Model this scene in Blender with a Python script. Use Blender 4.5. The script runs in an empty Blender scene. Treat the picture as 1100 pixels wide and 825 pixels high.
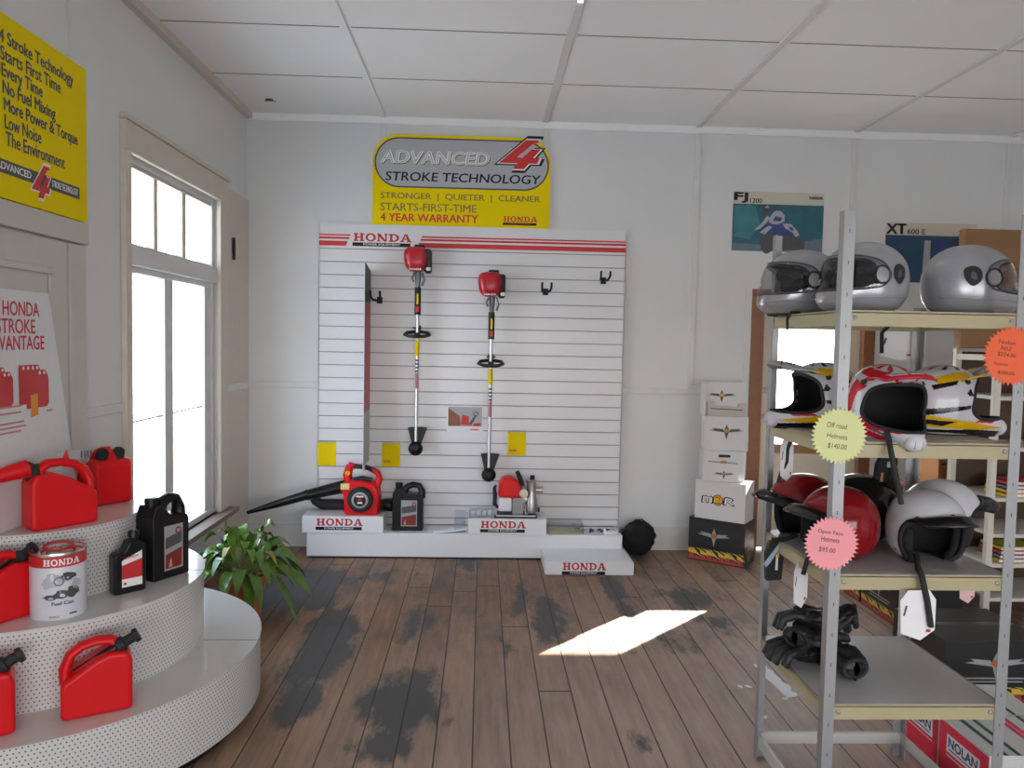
import bpy, math, random
from mathutils import Vector, Matrix, Euler
random.seed(7)
PI = math.pi
SC = bpy.context.scene
COL = SC.collection

# ------------------------------------------------------------------ camera
FPX, YAW, PITCH, ROLL, EYE = 826.0, .0391, .0549, .0200, 1.665
def cam_axes():
    cy, sy, cp, sp = math.cos(YAW), math.sin(YAW), math.cos(PITCH), math.sin(PITCH)
    f = Vector((sy*cp, cy*cp, -sp)); r = Vector((cy, -sy, 0)); u = r.cross(f)
    return r*math.cos(ROLL)+u*math.sin(ROLL), u*math.cos(ROLL)-r*math.sin(ROLL), f
CR, CU, CF = cam_axes()
CP = Vector((0, 0, EYE))
def ray(x, y): return CR*((x-550)/FPX) - CU*((y-412.5)/FPX) + CF
def atY(x, y, Y): d = ray(x, y); return CP + d*(Y/d.y)
def atZ(x, y, Z): d = ray(x, y); return CP + d*((Z-EYE)/d.z)
def atX(x, y, X): d = ray(x, y); return CP + d*(X/d.x)
cam = bpy.data.cameras.new('camera'); cam.sensor_width = 36; cam.lens = FPX/1100*36
cam.clip_start = .05; cam.clip_end = 200
co = bpy.data.objects.new('camera', cam); COL.objects.link(co)
co.matrix_world = Matrix((( CR.x, CU.x, -CF.x, 0), (CR.y, CU.y, -CF.y, 0), (CR.z, CU.z, -CF.z, EYE), (0, 0, 0, 1)))
SC.camera = co

# ------------------------------------------------------------------ light
SKY, SUN, EXPO = 8.0, 78.0, -0.17
w = bpy.data.worlds.new('sky'); SC.world = w; w.use_nodes = True
nt = w.node_tree; nt.nodes.clear()
tc = nt.nodes.new('ShaderNodeTexCoord'); sp = nt.nodes.new('ShaderNodeSeparateXYZ')
rmp = nt.nodes.new('ShaderNodeValToRGB'); bg = nt.nodes.new('ShaderNodeBackground'); wo = nt.nodes.new('ShaderNodeOutputWorld')
nt.links.new(tc.outputs['Generated'], sp.inputs[0]); nt.links.new(sp.outputs['Z'], rmp.inputs[0])
rmp.color_ramp.elements[0].color = (1, .955, .91, 1); rmp.color_ramp.elements[1].color = (.60, .76, 1, 1); rmp.color_ramp.elements[1].position = .45
nt.links.new(rmp.outputs[0], bg.inputs[0]); bg.inputs[1].default_value = SKY
nt.links.new(bg.outputs[0], wo.inputs[0])
sl = bpy.data.lights.new('sun', 'SUN'); sl.energy = SUN; sl.angle = math.radians(.53); sl.color = (1, .93, .8)
so = bpy.data.objects.new('sun', sl); COL.objects.link(so); so.location = (6, 9, 6)
el = math.radians(23.1)
so.rotation_euler = Vector((-math.cos(el)*.7071, -math.cos(el)*.7071, -math.sin(el))).to_track_quat('-Z', 'Y').to_euler()
def area(name, loc, rot, sx, sy, power, color=(1, 1, 1), portal=False):
    l = bpy.data.lights.new(name, 'AREA'); l.shape = 'RECTANGLE'; l.size = sx; l.size_y = sy; l.energy = power; l.color = color
    if portal: l.cycles.is_portal = True
    o = bpy.data.objects.new(name, l); COL.objects.link(o); o.location = loc; o.rotation_euler = rot
    return o
# sky portals in the window openings: side window, back door pane, shop front behind the camera
area('window_portal', (-2.02, 4.70, 1.5), (0, -PI/2, 0), 2.2, 1.35, 1, portal=True)
area('door_portal', (2.64, 6.24, 1.42), (-PI/2, 0, 0), .6, 1.1, 1, portal=True)
area('front_portal', (1.5, -2.72, 1.18), (PI/2, 0, 0), 6.4, 1.75, 1, portal=True)
SC.view_settings.view_transform = 'Standard'; SC.view_settings.look = 'None'
SC.view_settings.exposure = EXPO; SC.view_settings.gamma = 1; SC.view_settings.use_curve_mapping = False
SC.cycles.max_bounces = 10; SC.cycles.diffuse_bounces = 7; SC.cycles.glossy_bounces = 4
SC.cycles.transparent_max_bounces = 12; SC.cycles.transmission_bounces = 6
SC.cycles.sample_clamp_indirect = 6; SC.cycles.use_denoising = True
SC.cycles.caustics_reflective = False; SC.cycles.caustics_refractive = False

# ------------------------------------------------------------------ materials
MATS = {}
def mat(name, col, rough=.5, metal=0., var=.06, scale=30., bump=0., spec=.5, emit=0.):
    if name in MATS: return MATS[name]
    m = bpy.data.materials.new(name); m.use_nodes = True; t = m.node_tree; n = t.nodes; b = n['Principled BSDF']
    c = n.new('ShaderNodeTexCoord'); ns = n.new('ShaderNodeTexNoise'); ns.inputs['Scale'].default_value = scale; ns.inputs['Detail'].default_value = 3
    t.links.new(c.outputs['Object'], ns.inputs['Vector'])
    mx = n.new('ShaderNodeMix'); mx.data_type = 'RGBA'
    mx.inputs[6].default_value = (*[max(0, x*(1-var)) for x in col], 1); mx.inputs[7].default_value = (*[min(1, x*(1+var)) for x in col], 1)
    t.links.new(ns.outputs['Fac'], mx.inputs[0]); t.links.new(mx.outputs[2], b.inputs['Base Color'])
    b.inputs['Roughness'].default_value = rough; b.inputs['Metallic'].default_value = metal; b.inputs['Specular IOR Level'].default_value = spec
    if bump:
        bp = n.new('ShaderNodeBump'); bp.inputs['Strength'].default_value = bump; bp.inputs['Distance'].default_value = .01
        t.links.new(ns.outputs['Fac'], bp.inputs['Height']); t.links.new(bp.outputs[0], b.inputs['Normal'])
    if emit:
        b.inputs['Emission Color'].default_value = (*col, 1); b.inputs['Emission Strength'].default_value = emit
    MATS[name] = m; return m
def clear(name, tint=(1, 1, 1), gloss=.12, rough=.03):
    if name in MATS: return MATS[name]
    m = bpy.data.materials.new(name); m.use_nodes = True; t = m.node_tree; n = t.nodes; n.clear()
    o = n.new('ShaderNodeOutputMaterial'); mx = n.new('ShaderNodeMixShader'); tr = n.new('ShaderNodeBsdfTransparent'); gl = n.new('ShaderNodeBsdfGlossy')
    tr.inputs[0].default_value = (*tint, 1); gl.inputs['Roughness'].default_value = rough
    lw = n.new('ShaderNodeLayerWeight'); lw.inputs[0].default_value = .5; fr = n.new('ShaderNodeMath'); fr.operation = 'POWER'; fr.inputs[1].default_value = 4.; t.links.new(lw.outputs['Facing'], fr.inputs[0]); ad = n.new('ShaderNodeMath'); ad.inputs[1].default_value = gloss; ad.use_clamp = True
    ns = n.new('ShaderNodeTexNoise'); ns.inputs['Scale'].default_value = 4; mu = n.new('ShaderNodeMath'); mu.operation = 'MULTIPLY'; mu.inputs[1].default_value = gloss*2
    t.links.new(ns.outputs['Fac'], mu.inputs[0]); t.links.new(mu.outputs[0], ad.inputs[1])
    f2 = n.new('ShaderNodeMath'); f2.operation = 'MULTIPLY'; f2.inputs[1].default_value = .45; t.links.new(fr.outputs[0], f2.inputs[0]); t.links.new(f2.outputs[0], ad.inputs[0]); t.links.new(ad.outputs[0], mx.inputs[0]); t.links.new(tr.outputs[0], mx.inputs[1]); t.links.new(gl.outputs[0], mx.inputs[2])
    t.links.new(mx.outputs[0], o.inputs[0]); MATS[name] = m; return m

WHITE = mat('white_wall_paint', (.70, .705, .70), .6, var=.035, scale=3)
CEIL = mat('white_ceiling_paint', (.88, .88, .875), .6, var=.03, scale=2)
BEIGE = mat('beige_trim_paint', (.62, .56, .48), .5, var=.08, scale=8)
TRIM = mat('white_trim_paint', (.68, .675, .66), .5, var=.05, scale=8)
BWOOD = mat('brown_stained_wood', (.22, .085, .035), .4, var=.25, scale=25)
CREAM = mat('cream_door_paint', (.62, .55, .44), .5)
SLAT = mat('white_slatwall_laminate', (.74, .74, .75), .28, var=.02)
SLATG = mat('grey_slat_groove', (.28, .28, .29), .5)
PLW = mat('white_laminate', (.80, .80, .81), .3, var=.02)
RED = mat('red_plastic', (.66, .006, .010), .38, var=.05, scale=12, spec=.3)
DRED = mat('dark_red_plastic', (.42, .01, .02), .28)
SIGNRED = mat('red_print', (.55, .02, .025), .45)
BLK = mat('black_plastic', (.008, .008, .009), .33, spec=.3)
RUB = mat('black_rubber', (.015, .015, .016), .7)
FABK = mat('black_fabric', (.008, .008, .009), .85, bump=.3, scale=80)
YEL = mat('yellow_sign_print', (.80, .62, .0), .6, var=.02, spec=.1)
SILV = mat('silver_print', (.42, .43, .45), .35)
DGREY = mat('dark_grey_print', (.07, .07, .075), .5)
OLIVE = mat('olive_grey_print', (.20, .17, .03), .5)
WPRINT = mat('white_print', (.85, .85, .85), .45, var=.02)
CHROME = mat('chrome', (.75, .75, .76), .15, 1.)
STEEL = mat('galvanised_steel', (.33, .335, .34), .42, .45)
ALU = mat('brushed_aluminium', (.62, .63, .64), .32, 1.)
RACKC = mat('cream_enamel', (.41, .36, .21), .4, var=.04)
MASON = mat('grey_brown_hardboard', (.50, .485, .47), .35)
KRAFT = mat('brown_cardboard', (.23, .12, .05), .75)
ORANGE = mat('orange_card', (.85, .13, .04), .6, var=.02)
PINK = mat('pink_card', (.88, .33, .36), .6, var=.02)
LIME = mat('pale_lime_card', (.70, .74, .34), .6, var=.02)
PAPER = mat('white_paper', (.82, .82, .83), .6, var=.02)
INK = mat('pen_ink', (.05, .03, .03), .6)
HSIL = mat('silver_helmet_paint', (.36, .36, .38), .24, .35)
HRED = mat('dark_red_helmet_paint', (.22, .006, .010), .12)
HWHT = mat('white_helmet_paint', (.62, .62, .66), .18)
HBLK = mat('black_helmet_paint', (.010, .010, .012), .15)
HYEL = mat('yellow_helmet_graphic', (.70, .42, .01), .25)
HREDG = mat('red_helmet_graphic', (.58, .01, .03), .25)
HGRY = mat('grey_helmet_graphic', (.34, .34, .35), .3)
GLASS = clear('window_glass', (.97, .98, 1), .015)
VISOR = clear('clear_visor', (.72, .72, .74), .10)
ACRY = clear('clear_acrylic', (.93, .95, .97), .10)
LEAF = mat('leaf_green', (.085, .17, .025), .2, var=.5, scale=9)
TERRA = mat('terracotta', (.50, .14, .05), .7)
SOIL = mat('potting_soil', (.03, .02, .012), .9)

# ------------------------------------------------------------------ mesh builder
TXT = {}
def text_geo(s, bold=0.):
    k = (s, bold)
    if k not in TXT:
        cu = bpy.data.curves.new('lettering', 'FONT'); cu.body = s; cu.offset = bold; cu.resolution_u = 3
        o = bpy.data.objects.new('lettering', cu); COL.objects.link(o)
        me = bpy.data.meshes.new_from_object(o.evaluated_get(bpy.context.evaluated_depsgraph_get()))
        vs = [(v.co.x, v.co.y) for v in me.vertices]; fs = [tuple(p.vertices) for p in me.polygons]
        bpy.data.objects.remove(o); bpy.data.curves.remove(cu); bpy.data.meshes.remove(me)
        x0 = min(v[0] for v in vs); x1 = max(v[0] for v in vs); y0 = min(v[1] for v in vs); y1 = max(v[1] for v in vs)
        TXT[k] = ([((x-x0)/(x1-x0), (y-y0)/(y1-y0)) for x, y in vs], fs, (x1-x0)/(y1-y0))
    return TXT[k]
def ell(cx, cy, rx, ry, n=24, a0=0, a1=2*PI):
    return [(cx+rx*math.cos(a0+(a1-a0)*i/n), cy+ry*math.sin(a0+(a1-a0)*i/n)) for i in range(n+(0 if abs(a1-a0-2*PI) < 1e-6 else 1))]
def rrect(x0, y0, x1, y1, r, n=5):
    p = []
    for cx, cy, a in ((x1-r, y1-r, 0), (x0+r, y1-r, PI/2), (x0+r, y0+r, PI), (x1-r, y0+r, 1.5*PI)):
        p += [(cx+r*math.cos(a+PI/2*i/n), cy+r*math.sin(a+PI/2*i/n)) for i in range(n+1)]
    return p
class MB:
    def __init__(s): s.v = []; s.f = []; s.mi = []; s.M = Matrix()
    def add(s, vs, fs, mi=0):
        o = len(s.v); s.v += [tuple(s.M @ Vector(v)) for v in vs]
        s.f += [tuple(i+o for i in f) for f in fs]; s.mi += [mi]*len(fs) if isinstance(mi, int) else list(mi)
        return s
    def box(s, x0, x1, y0, y1, z0, z1, mi=0):
        return s.add([(x0, y0, z0), (x1, y0, z0), (x1, y1, z0), (x0, y1, z0), (x0, y0, z1), (x1, y0, z1), (x1, y1, z1), (x0, y1, z1)],
                     [(0, 3, 2, 1), (4, 5, 6, 7), (0, 1, 5, 4), (1, 2, 6, 5), (2, 3, 7, 6), (3, 0, 4, 7)], mi)
    def prism(s, pts, y0, y1, mi=0, map=None):
        """polygon in XZ (counter-clockwise seen from -Y) extruded from y0 (front) to y1"""
        n = len(pts); vs = [(x, y0, z) for x, z in pts]+[(x, y1, z) for x, z in pts]
        if map: vs = [map(v) for v in vs]
        return s.add(vs, [tuple(range(n)), tuple(range(2*n-1, n-1, -1))]+[(i, n+i, n+(i+1) % n, (i+1) % n) for i in range(n)], mi)
    def poly(s, pts, y, mi=0): return s.add([(x, y, z) for x, z in pts], [tuple(range(len(pts)))], mi)
    def ring(s, outer, inner, y, mi=0):
        n = len(outer); return s.add([(x, y, z) for x, z in outer]+[(x, y, z) for x, z in inner], [(i, (i+1) % n, n+(i+1) % n, n+i) for i in range(n)], mi)
    def lathe(s, prof, n=28, mi=0, c=(0, 0, 0), capb=True, capt=True):
        vs = []; fs = []
        for r, z in prof: vs += [(c[0]+r*math.cos(2*PI*i/n), c[1]+r*math.sin(2*PI*i/n), c[2]+z) for i in range(n)]
        for k in range(len(prof)-1): fs += [(k*n+i, k*n+(i+1) % n, (k+1)*n+(i+1) % n, (k+1)*n+i) for i in range(n)]
        if capb: fs.append(tuple(range(n-1, -1, -1)))
        if capt: fs.append(tuple((len(prof)-1)*n+i for i in range(n)))
        return s.add(vs, fs, mi)
    def tube(s, path, r, n=8, mi=0, flat=1., closed=False, caps=True):
        P = [Vector(p) for p in path]; m = len(P); R = r if isinstance(r, (list, tuple)) else [r]*m
        vs = []; fs = []; prev = None
        for i, p in enumerate(P):
            t = (P[(i+1) % m]-P[i-1]) if closed else (P[min(i+1, m-1)]-P[max(i-1, 0)])
            t.normalize()
            if prev is None: prev = Vector((0, 1, 0)) if abs(t.y) < .9 else Vector((1, 0, 0))
            a = (prev-t*prev.dot(t)).normalized(); b = t.cross(a); prev = a
            vs += [p+a*(R[i]*math.cos(2*PI*j/n)*flat)+b*(R[i]*math.sin(2*PI*j/n)) for j in range(n)]
        for k in range(m if closed else m-1):
            q = (k+1) % m; fs += [(k*n+j, k*n+(j+1) % n, q*n+(j+1) % n, q*n+j) for j in range(n)]
        if caps and not closed: fs += [tuple(range(n-1, -1, -1)), tuple((m-1)*n+j for j in range(n))]
        return s.add(vs, fs, mi)
    def cyl(s, a, b, r, n=16, mi=0, r2=None): return s.tube([a, b], [r, r if r2 is None else r2], n, mi)
    def grid(s, fn, nu, nv, mi=0, wrap=False):
        vs = [fn(i/nu, j/nv) for j in range(nv+1) for i in range(nu if wrap else nu+1)]
        k = nu if wrap else nu+1
        fs = [(j*k+i, j*k+(i+1) % k, (j+1)*k+(i+1) % k, (j+1)*k+i) for j in range(nv) for i in range(nu)]
        return s.add(vs, fs, mi)
    def text(s, t, x, z, wd, h, y=-.0008, mi=0, bold=0., shear=0., rise=0.):
        vs, fs, asp = text_geo(t, min(bold, 0.))
        if wd is None: wd = h*asp
        d = max(0., bold)*h*2.4
        for k, (dx, dz) in enumerate(((0, 0), (d, 0), (-d, 0), (0, d*.6), (0, -d*.6)) if bold > 0 else ((0, 0),)):
            s.add([(x+dx+u*wd+v*h*shear, y-k*4e-5, z+dz+v*h+u*wd*rise) for u, v in vs], fs, mi)
        return s
    def honda(s, x, z, wd, h, y=-.0008, mi=0, sub=None):
        """wide slab-serif word in red, drawn letter by letter, with the black strip below"""
        cw = wd/6.15; lw = cw*1.12; gp = cw*.137; T = h*.17
        def R(x0, x1, a, b): s.poly([(x0, z+a*h), (x1, z+a*h), (x1, z+b*h), (x0, z+b*h)], y, mi)
        for i, ch in enumerate('HONDA'):
            X = x+i*(lw+gp)
            W = lambda q: X+q*lw
            if ch == 'H':
                for q in (0, .56):
                    R(W(q), W(q+.44), 0, .17); R(W(q), W(q+.44), .83, 1); R(W(q+.1), W(q+.34), .17, .83)
                R(W(.34), W(.66), .42, .58)
            elif ch == 'O': s.ring(ell(X+lw*.5, z+h*.5, lw*.5, h*.52, 28), ell(X+lw*.5, z+h*.5, lw*.27, h*.34, 28), y, mi)
            elif ch == 'N':
                R(W(0), W(.3), 0, .17); R(W(.07), W(.22), .17, 1); R(W(.68), W(1), .83, 1); R(W(.76), W(.91), 0, .83)
                s.poly([(W(0), z+h), (W(.0), z+.88*h), (W(.66), z), (W(.91), z), (W(.28), z+h)], y, mi)
            elif ch == 'D':
                R(W(0), W(.4), 0, .17); R(W(0), W(.4), .83, 1); R(W(.1), W(.34), .17, .83)
                o = ell(W(.4), z+h*.5, lw*.58, h*.5, 14, -PI/2, PI/2); q = ell(W(.4), z+h*.5, lw*.34, h*.33, 14, -PI/2, PI/2)
                n = len(o); s.add([(a, y, b) for a, b in o]+[(a, y, b) for a, b in q], [(k, k+1, n+k+1, n+k) for k in range(n-1)], mi)
            else:
                R(W(-.04), W(.34), 0, .17); R(W(.6), W(1.06), 0, .17)
                s.poly([(W(.06), z+.1*h), (W(.22), z+.1*h), (W(.5), z+.86*h), (W(.46), z+h), (W(.38), z+h)], y, mi)
                s.poly([(W(.68), z+.1*h), (W(.96), z+.1*h), (W(.64), z+h), (W(.42), z+h)], y, mi); R(W(.26), W(.74), .3, .43)
        if sub is not None:
            s.poly([(x-.02*wd, z-h*.62), (x+wd*.99, z-h*.62), (x+wd*.99, z-h*.16), (x-.02*wd, z-h*.16)], y, sub)
            s.text('POWER EQUIPMENT', x+wd*.17, z-h*.53, wd*.64, h*.28, y-.0004, sub+1, .01)
        return s
    def build(s, name, mats, parent=None, smooth=None, bevel=0, seg=2, solid=0, sub=0, loc=None, rot=None):
        me = bpy.data.meshes.new(name); me.from_pydata(s.v, [], s.f)
        for m in (mats if isinstance(mats, (list, tuple)) else [mats]): me.materials.append(m)
        me.polygons.foreach_set('material_index', s.mi); me.update()
        o = bpy.data.objects.new(name, me); COL.objects.link(o)
        if parent: o.parent = parent
        if loc is not None: o.location = loc
        if rot is not None: o.rotation_euler = rot
        if smooth:
            me.polygons.foreach_set('use_smooth', [True]*len(me.polygons)); me.set_sharp_from_angle(angle=math.radians(smooth))
        if solid:
            k = o.modifiers.new('solid', 'SOLIDIFY'); k.thickness = solid; k.offset = -1
        if bevel:
            k = o.modifiers.new('bevel', 'BEVEL'); k.width = bevel; k.segments = seg; k.limit_method = 'ANGLE'; k.angle_limit = math.radians(40)
        if sub:
            k = o.modifiers.new('sub', 'SUBSURF'); k.levels = sub; k.render_levels = sub
        return o
def tag(o, label, cat, group=None):
    o['label'] = label; o['category'] = cat
    if group: o['group'] = group
    return o
def thing(name, label, cat, loc=(0, 0, 0), rz=0., group=None, rot=None):
    o = bpy.data.objects.new(name, None); COL.objects.link(o); o.empty_display_size = .05
    o.location = loc; o.rotation_euler = rot if rot else (0, 0, rz)
    return tag(o, label, cat, group)
def struct(o):
    if o.parent is None: o['kind'] = 'structure'
    return o
def dup(root, loc, rz, label, group=None):
    r = root.copy(); COL.objects.link(r); r.location = loc; r.rotation_euler = (0, 0, rz); r['label'] = label
    if group: r['group'] = group
    for ch in list(root.children):
        c = ch.copy(); COL.objects.link(c); c.parent = r
        for g in ch.children:
            d = g.copy(); COL.objects.link(d); d.parent = c
    return r
# back-wall local frame (-Y front) needs no turn; LW turns it to face +X on the left wall
LW = PI/2

# ------------------------------------------------------------------ the room
XL, YB, ZC, XR, YF = -1.852, 6.12, 3.39, 5.6, -2.6
TH = .14
def floor_mat():
    m = bpy.data.materials.new('worn_floorboards'); m.use_nodes = True; t = m.node_tree; n = t.nodes; L = t.links; b = n['Principled BSDF']
    geo = n.new('ShaderNodeNewGeometry'); sx = n.new('ShaderNodeSeparateXYZ'); L.new(geo.outputs['Position'], sx.inputs[0])
    def M(op, a, bb=None, c=None, clamp=False):
        q = n.new('ShaderNodeMath'); q.operation = op; q.use_clamp = clamp
        for i, v in enumerate((a, bb, c)):
            if v is None: continue
            if isinstance(v, (int, float)): q.inputs[i].default_value = v
            else: L.new(v, q.inputs[i])
        return q.outputs[0]
    bw = .1545
    u = M('DIVIDE', M('ADD', sx.outputs[0], .012+bw*20), bw); idx = M('FLOOR', u); fr = M('FRACT', u)
    d = M('MINIMUM', fr, M('SUBTRACT', 1, fr)); gap = M('LESS_THAN', d, .022)
    wn = n.new('ShaderNodeTexWhiteNoise'); wn.noise_dimensions = '1D'; L.new(idx, wn.inputs['W'])
    # end joints
    yj = M('DIVIDE', M('ADD', sx.outputs[1], M('MULTIPLY', wn.outputs['Value'], 19.)), 5.2); fj = M('FRACT', yj)
    gap = M('MAXIMUM', gap, M('LESS_THAN', M('MINIMUM', fj, M('SUBTRACT', 1, fj)), .0012))
    vec = n.new('ShaderNodeCombineXYZ'); L.new(M('MULTIPLY', sx.outputs[0], 14.), vec.inputs[0]); L.new(M('MULTIPLY', sx.outputs[1], 1.1), vec.inputs[1]); L.new(M('MULTIPLY', idx, 3.7), vec.inputs[2])
    gr = n.new('ShaderNodeTexNoise'); gr.inputs['Scale'].default_value = 2.2; gr.inputs['Detail'].default_value = 6; gr.inputs['Roughness'].default_value = .65; L.new(vec.outputs[0], gr.inputs['Vector'])
    cl = n.new('ShaderNodeTexNoise'); cl.inputs['Scale'].default_value = 1.7; cl.inputs['Detail'].default_value = 5; L.new(geo.outputs['Position'], cl.inputs['Vector'])
    rp = n.new('ShaderNodeValToRGB'); e = rp.color_ramp.elements
    e[0].position = .25; e[0].color = (.085, .043, .022, 1); e[1].position = .75; e[1].color = (.40, .235, .135, 1)
    L.new(M('ADD', M('MULTIPLY', gr.outputs['Fac'], .62), M('ADD', M('MULTIPLY', wn.outputs['Value'], .14), M('MULTIPLY', cl.outputs['Fac'], .28))), rp.inputs[0])
    # greyer, paler wear close to the counter side of the shop
    wear = M('MULTIPLY', M('SUBTRACT', 1.25, M('ADD', M('DIVIDE', M('SUBTRACT', sx.outputs[1], 2.2), 2.7), M('MULTIPLY', M('SUBTRACT', .6, sx.outputs[0]), .45)), clamp=True), M('ADD', .25, M('MULTIPLY', gr.outputs['Fac'], .8)))
    mg = n.new('ShaderNodeMix'); mg.data_type = 'RGBA'; L.new(wear, mg.inputs[0]); L.new(rp.outputs[0], mg.inputs[6]); mg.inputs[7].default_value = (.50, .39, .32, 1)
    # old black paint left on the boards: patches with ragged edges along the grain
    v2 = n.new('ShaderNodeCombineXYZ'); L.new(M('MULTIPLY', sx.outputs[0], 2.2), v2.inputs[0]); L.new(M('MULTIPLY', sx.outputs[1], .8), v2.inputs[1]); L.new(M('MULTIPLY', idx, 1.3), v2.inputs[2])
    rg = n.new('ShaderNodeTexNoise'); rg.inputs['Scale'].default_value = 3.2; rg.inputs['Detail'].default_value = 7; rg.inputs['Roughness'].default_value = .7; L.new(v2.outputs[0], rg.inputs['Vector'])
    mask = None
    for (px0, py0, px1, py1, s) in ((350, 690, .17, .62, 1.0), (322, 752, .10, .25, .9), (433, 756, .20, .36, .95), (412, 800, .16, .15, .8), (310, 632, .55, .50, 1.0), (447, 668, .12, .45, .55), (395, 620, .3, .25, .45),
                                    (502, 605, .12, .2, .6), (565, 640, .14, .4, .6), (588, 662, .12, .55, .8), (545, 690, .1, .25, .5), (660, 632, .10, .35, .95), (672, 655, .07, .3, .85), (745, 645, .22, .3, .75), (770, 668, .12, .2, .6), (520, 660, .16, .3, .4), (690, 800, .07, .12, .6), (720, 690, .2, .2, .45), (640, 610, .25, .15, .5)):
        c = atZ(px0, py0, 0)
        dx = M('DIVIDE', M('SUBTRACT', sx.outputs[0], c.x), px1); dy = M('DIVIDE', M('SUBTRACT', sx.outputs[1], c.y), py1)
        r = M('POWER', M('ADD', M('POWER', M('ABSOLUTE', dx), 3.), M('POWER', M('ABSOLUTE', dy), 3.)), .333)
        q = M('MULTIPLY', M('SUBTRACT', 1.35, M('ADD', r, 0.)), s)
        mask = q if mask is None else M('MAXIMUM', mask, q)
    mk = M('MULTIPLY', M('SUBTRACT', M('ADD', mask, M('MULTIPLY', M('SUBTRACT', rg.outputs['Fac'], .5), 2.6)), .28), 2.6, clamp=True)
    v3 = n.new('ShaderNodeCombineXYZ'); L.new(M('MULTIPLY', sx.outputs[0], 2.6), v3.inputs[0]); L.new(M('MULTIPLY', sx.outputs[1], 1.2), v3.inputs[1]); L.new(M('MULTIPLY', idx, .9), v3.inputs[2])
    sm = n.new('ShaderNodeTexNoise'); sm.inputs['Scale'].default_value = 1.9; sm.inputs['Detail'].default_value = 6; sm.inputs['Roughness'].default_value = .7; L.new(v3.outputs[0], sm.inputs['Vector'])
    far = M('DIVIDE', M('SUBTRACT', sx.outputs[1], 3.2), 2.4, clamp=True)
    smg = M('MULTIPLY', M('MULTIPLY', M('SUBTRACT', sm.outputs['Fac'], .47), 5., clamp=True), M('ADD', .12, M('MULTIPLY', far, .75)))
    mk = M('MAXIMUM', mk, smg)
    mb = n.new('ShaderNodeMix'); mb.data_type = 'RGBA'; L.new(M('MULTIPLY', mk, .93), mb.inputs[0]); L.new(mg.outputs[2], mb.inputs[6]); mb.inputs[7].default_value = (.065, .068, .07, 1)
    mf = n.new('ShaderNodeMix'); mf.data_type = 'RGBA'; L.new(M('MULTIPLY', gap, .85), mf.inputs[0]); L.new(mb.outputs[2], mf.inputs[6]); mf.inputs[7].default_value = (.012, .008, .006, 1)
    L.new(mf.outputs[2], b.inputs['Base Color'])
    L.new(M('ADD', .36, M('MULTIPLY', gr.outputs['Fac'], .3)), b.inputs['Roughness']); b.inputs['Specular IOR Level'].default_value = .35
    bp = n.new('ShaderNodeBump'); bp.inputs['Strength'].default_value = .25; bp.inputs['Distance'].default_value = .006
    L.new(M('SUBTRACT', M('MULTIPLY', gr.outputs['Fac'], .4), gap), bp.inputs['Height']); L.new(bp.outputs[0], b.inputs['Normal'])
    return m
struct(MB().box(XL-TH, XR+TH, YF-TH, YB+TH, -.1, 0).build('floor', floor_mat()))
struct(MB().box(XL-TH, XR+TH, YF-TH, YB+TH, ZC, ZC+.12).build('ceiling', CEIL))
# left wall with the side window opening (Y 4.08-5.46, Z .42-2.62)
WY0, WY1, WZ0, WZ1 = 4.08, 5.46, .42, 2.62
b = MB()
b.box(XL-TH, XL, YF-TH, WY0, 0, ZC); b.box(XL-TH, XL, WY1, YB+TH, 0, ZC); b.box(XL-TH, XL, WY0, WY1, 0, WZ0); b.box(XL-TH, XL, WY0, WY1, WZ1, ZC)
struct(b.build('wall_left', WHITE))
# back wall with the door opening (X 2.25-3.08, Z 0-2.07)
DX0, DX1, DZ = 2.25, 3.08, 2.07
b = MB(); b.box(XL-TH, DX0, YB, YB+TH, 0, ZC); b.box(DX1, XR+TH, YB, YB+TH, 0, ZC); b.box(DX0, DX1, YB, YB+TH, DZ, ZC)
struct(b.build('wall_back', WHITE))
struct(MB().box(XR, XR+TH, YF-TH, YB+TH, 0, ZC).build('wall_right', WHITE))
# shop front behind the camera: two wide panes
b = MB(); b.box(XL-TH, XR+TH, YF-TH, YF, 0, .3); b.box(XL-TH, XR+TH, YF-TH, YF, 2.05, ZC)
for x0, x1 in ((XL-TH, -1.7), (1.4, 1.6), (4.7, XR+TH)): b.box(x0, x1, YF-TH, YF, .3, 2.05)
struct(b.build('wall_front', WHITE))

# side window
wr = struct(MB().box(XL-.11, XL-.02, WY0, WY0+.05, WZ0+.04, 2.03).box(XL-.11, XL-.02, WY1-.05, WY1, WZ0+.04, 2.03).box(XL-.11, XL-.02, WY0, WY0+.05, 2.13, WZ1-.05).box(XL-.11, XL-.02, WY1-.05, WY1, 2.13, WZ1-.05).box(XL-.11, XL-.02, WY0, WY1, WZ1-.05, WZ1).box(XL-.11, XL-.02, WY0, WY1, WZ0, WZ0+.04)
            .box(XL-.11, XL+.005, WY0, WY1, 2.03, 2.13).build('window_1', TRIM, bevel=.004))
def wbox(y0, y1, z0, z1, d0=.085, d1=.035): return MB().box(XL-d0, XL-d1, y0, y1, z0, z1)
b = MB()
for y0, y1 in ((4.515, 4.56), (4.93, 4.985)): b.box(XL-.085, XL-.035, y0, y1, 2.13, 2.57)
b.box(XL-.088, XL-.028, 4.131, 5.409, 2.131, 2.15); b.box(XL-.088, XL-.028, 4.131, 5.409, 2.55, 2.569)
b.build('transom_sash', BEIGE, wr, bevel=.003)
b = MB(); b.box(XL-.085, XL-.035, 4.655, 4.775, .461, 1.994); b.box(XL-.09, XL-.03, 4.131, 5.409, 1.995, 2.029); b.box(XL-.088, XL-.032, 5.30, 5.408, .461, 1.994)
b.box(XL-.066, XL-.05, 4.10, 5.41, 1.178, 1.188)
b.build('casement_sash', TRIM, wr, bevel=.003)
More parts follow.
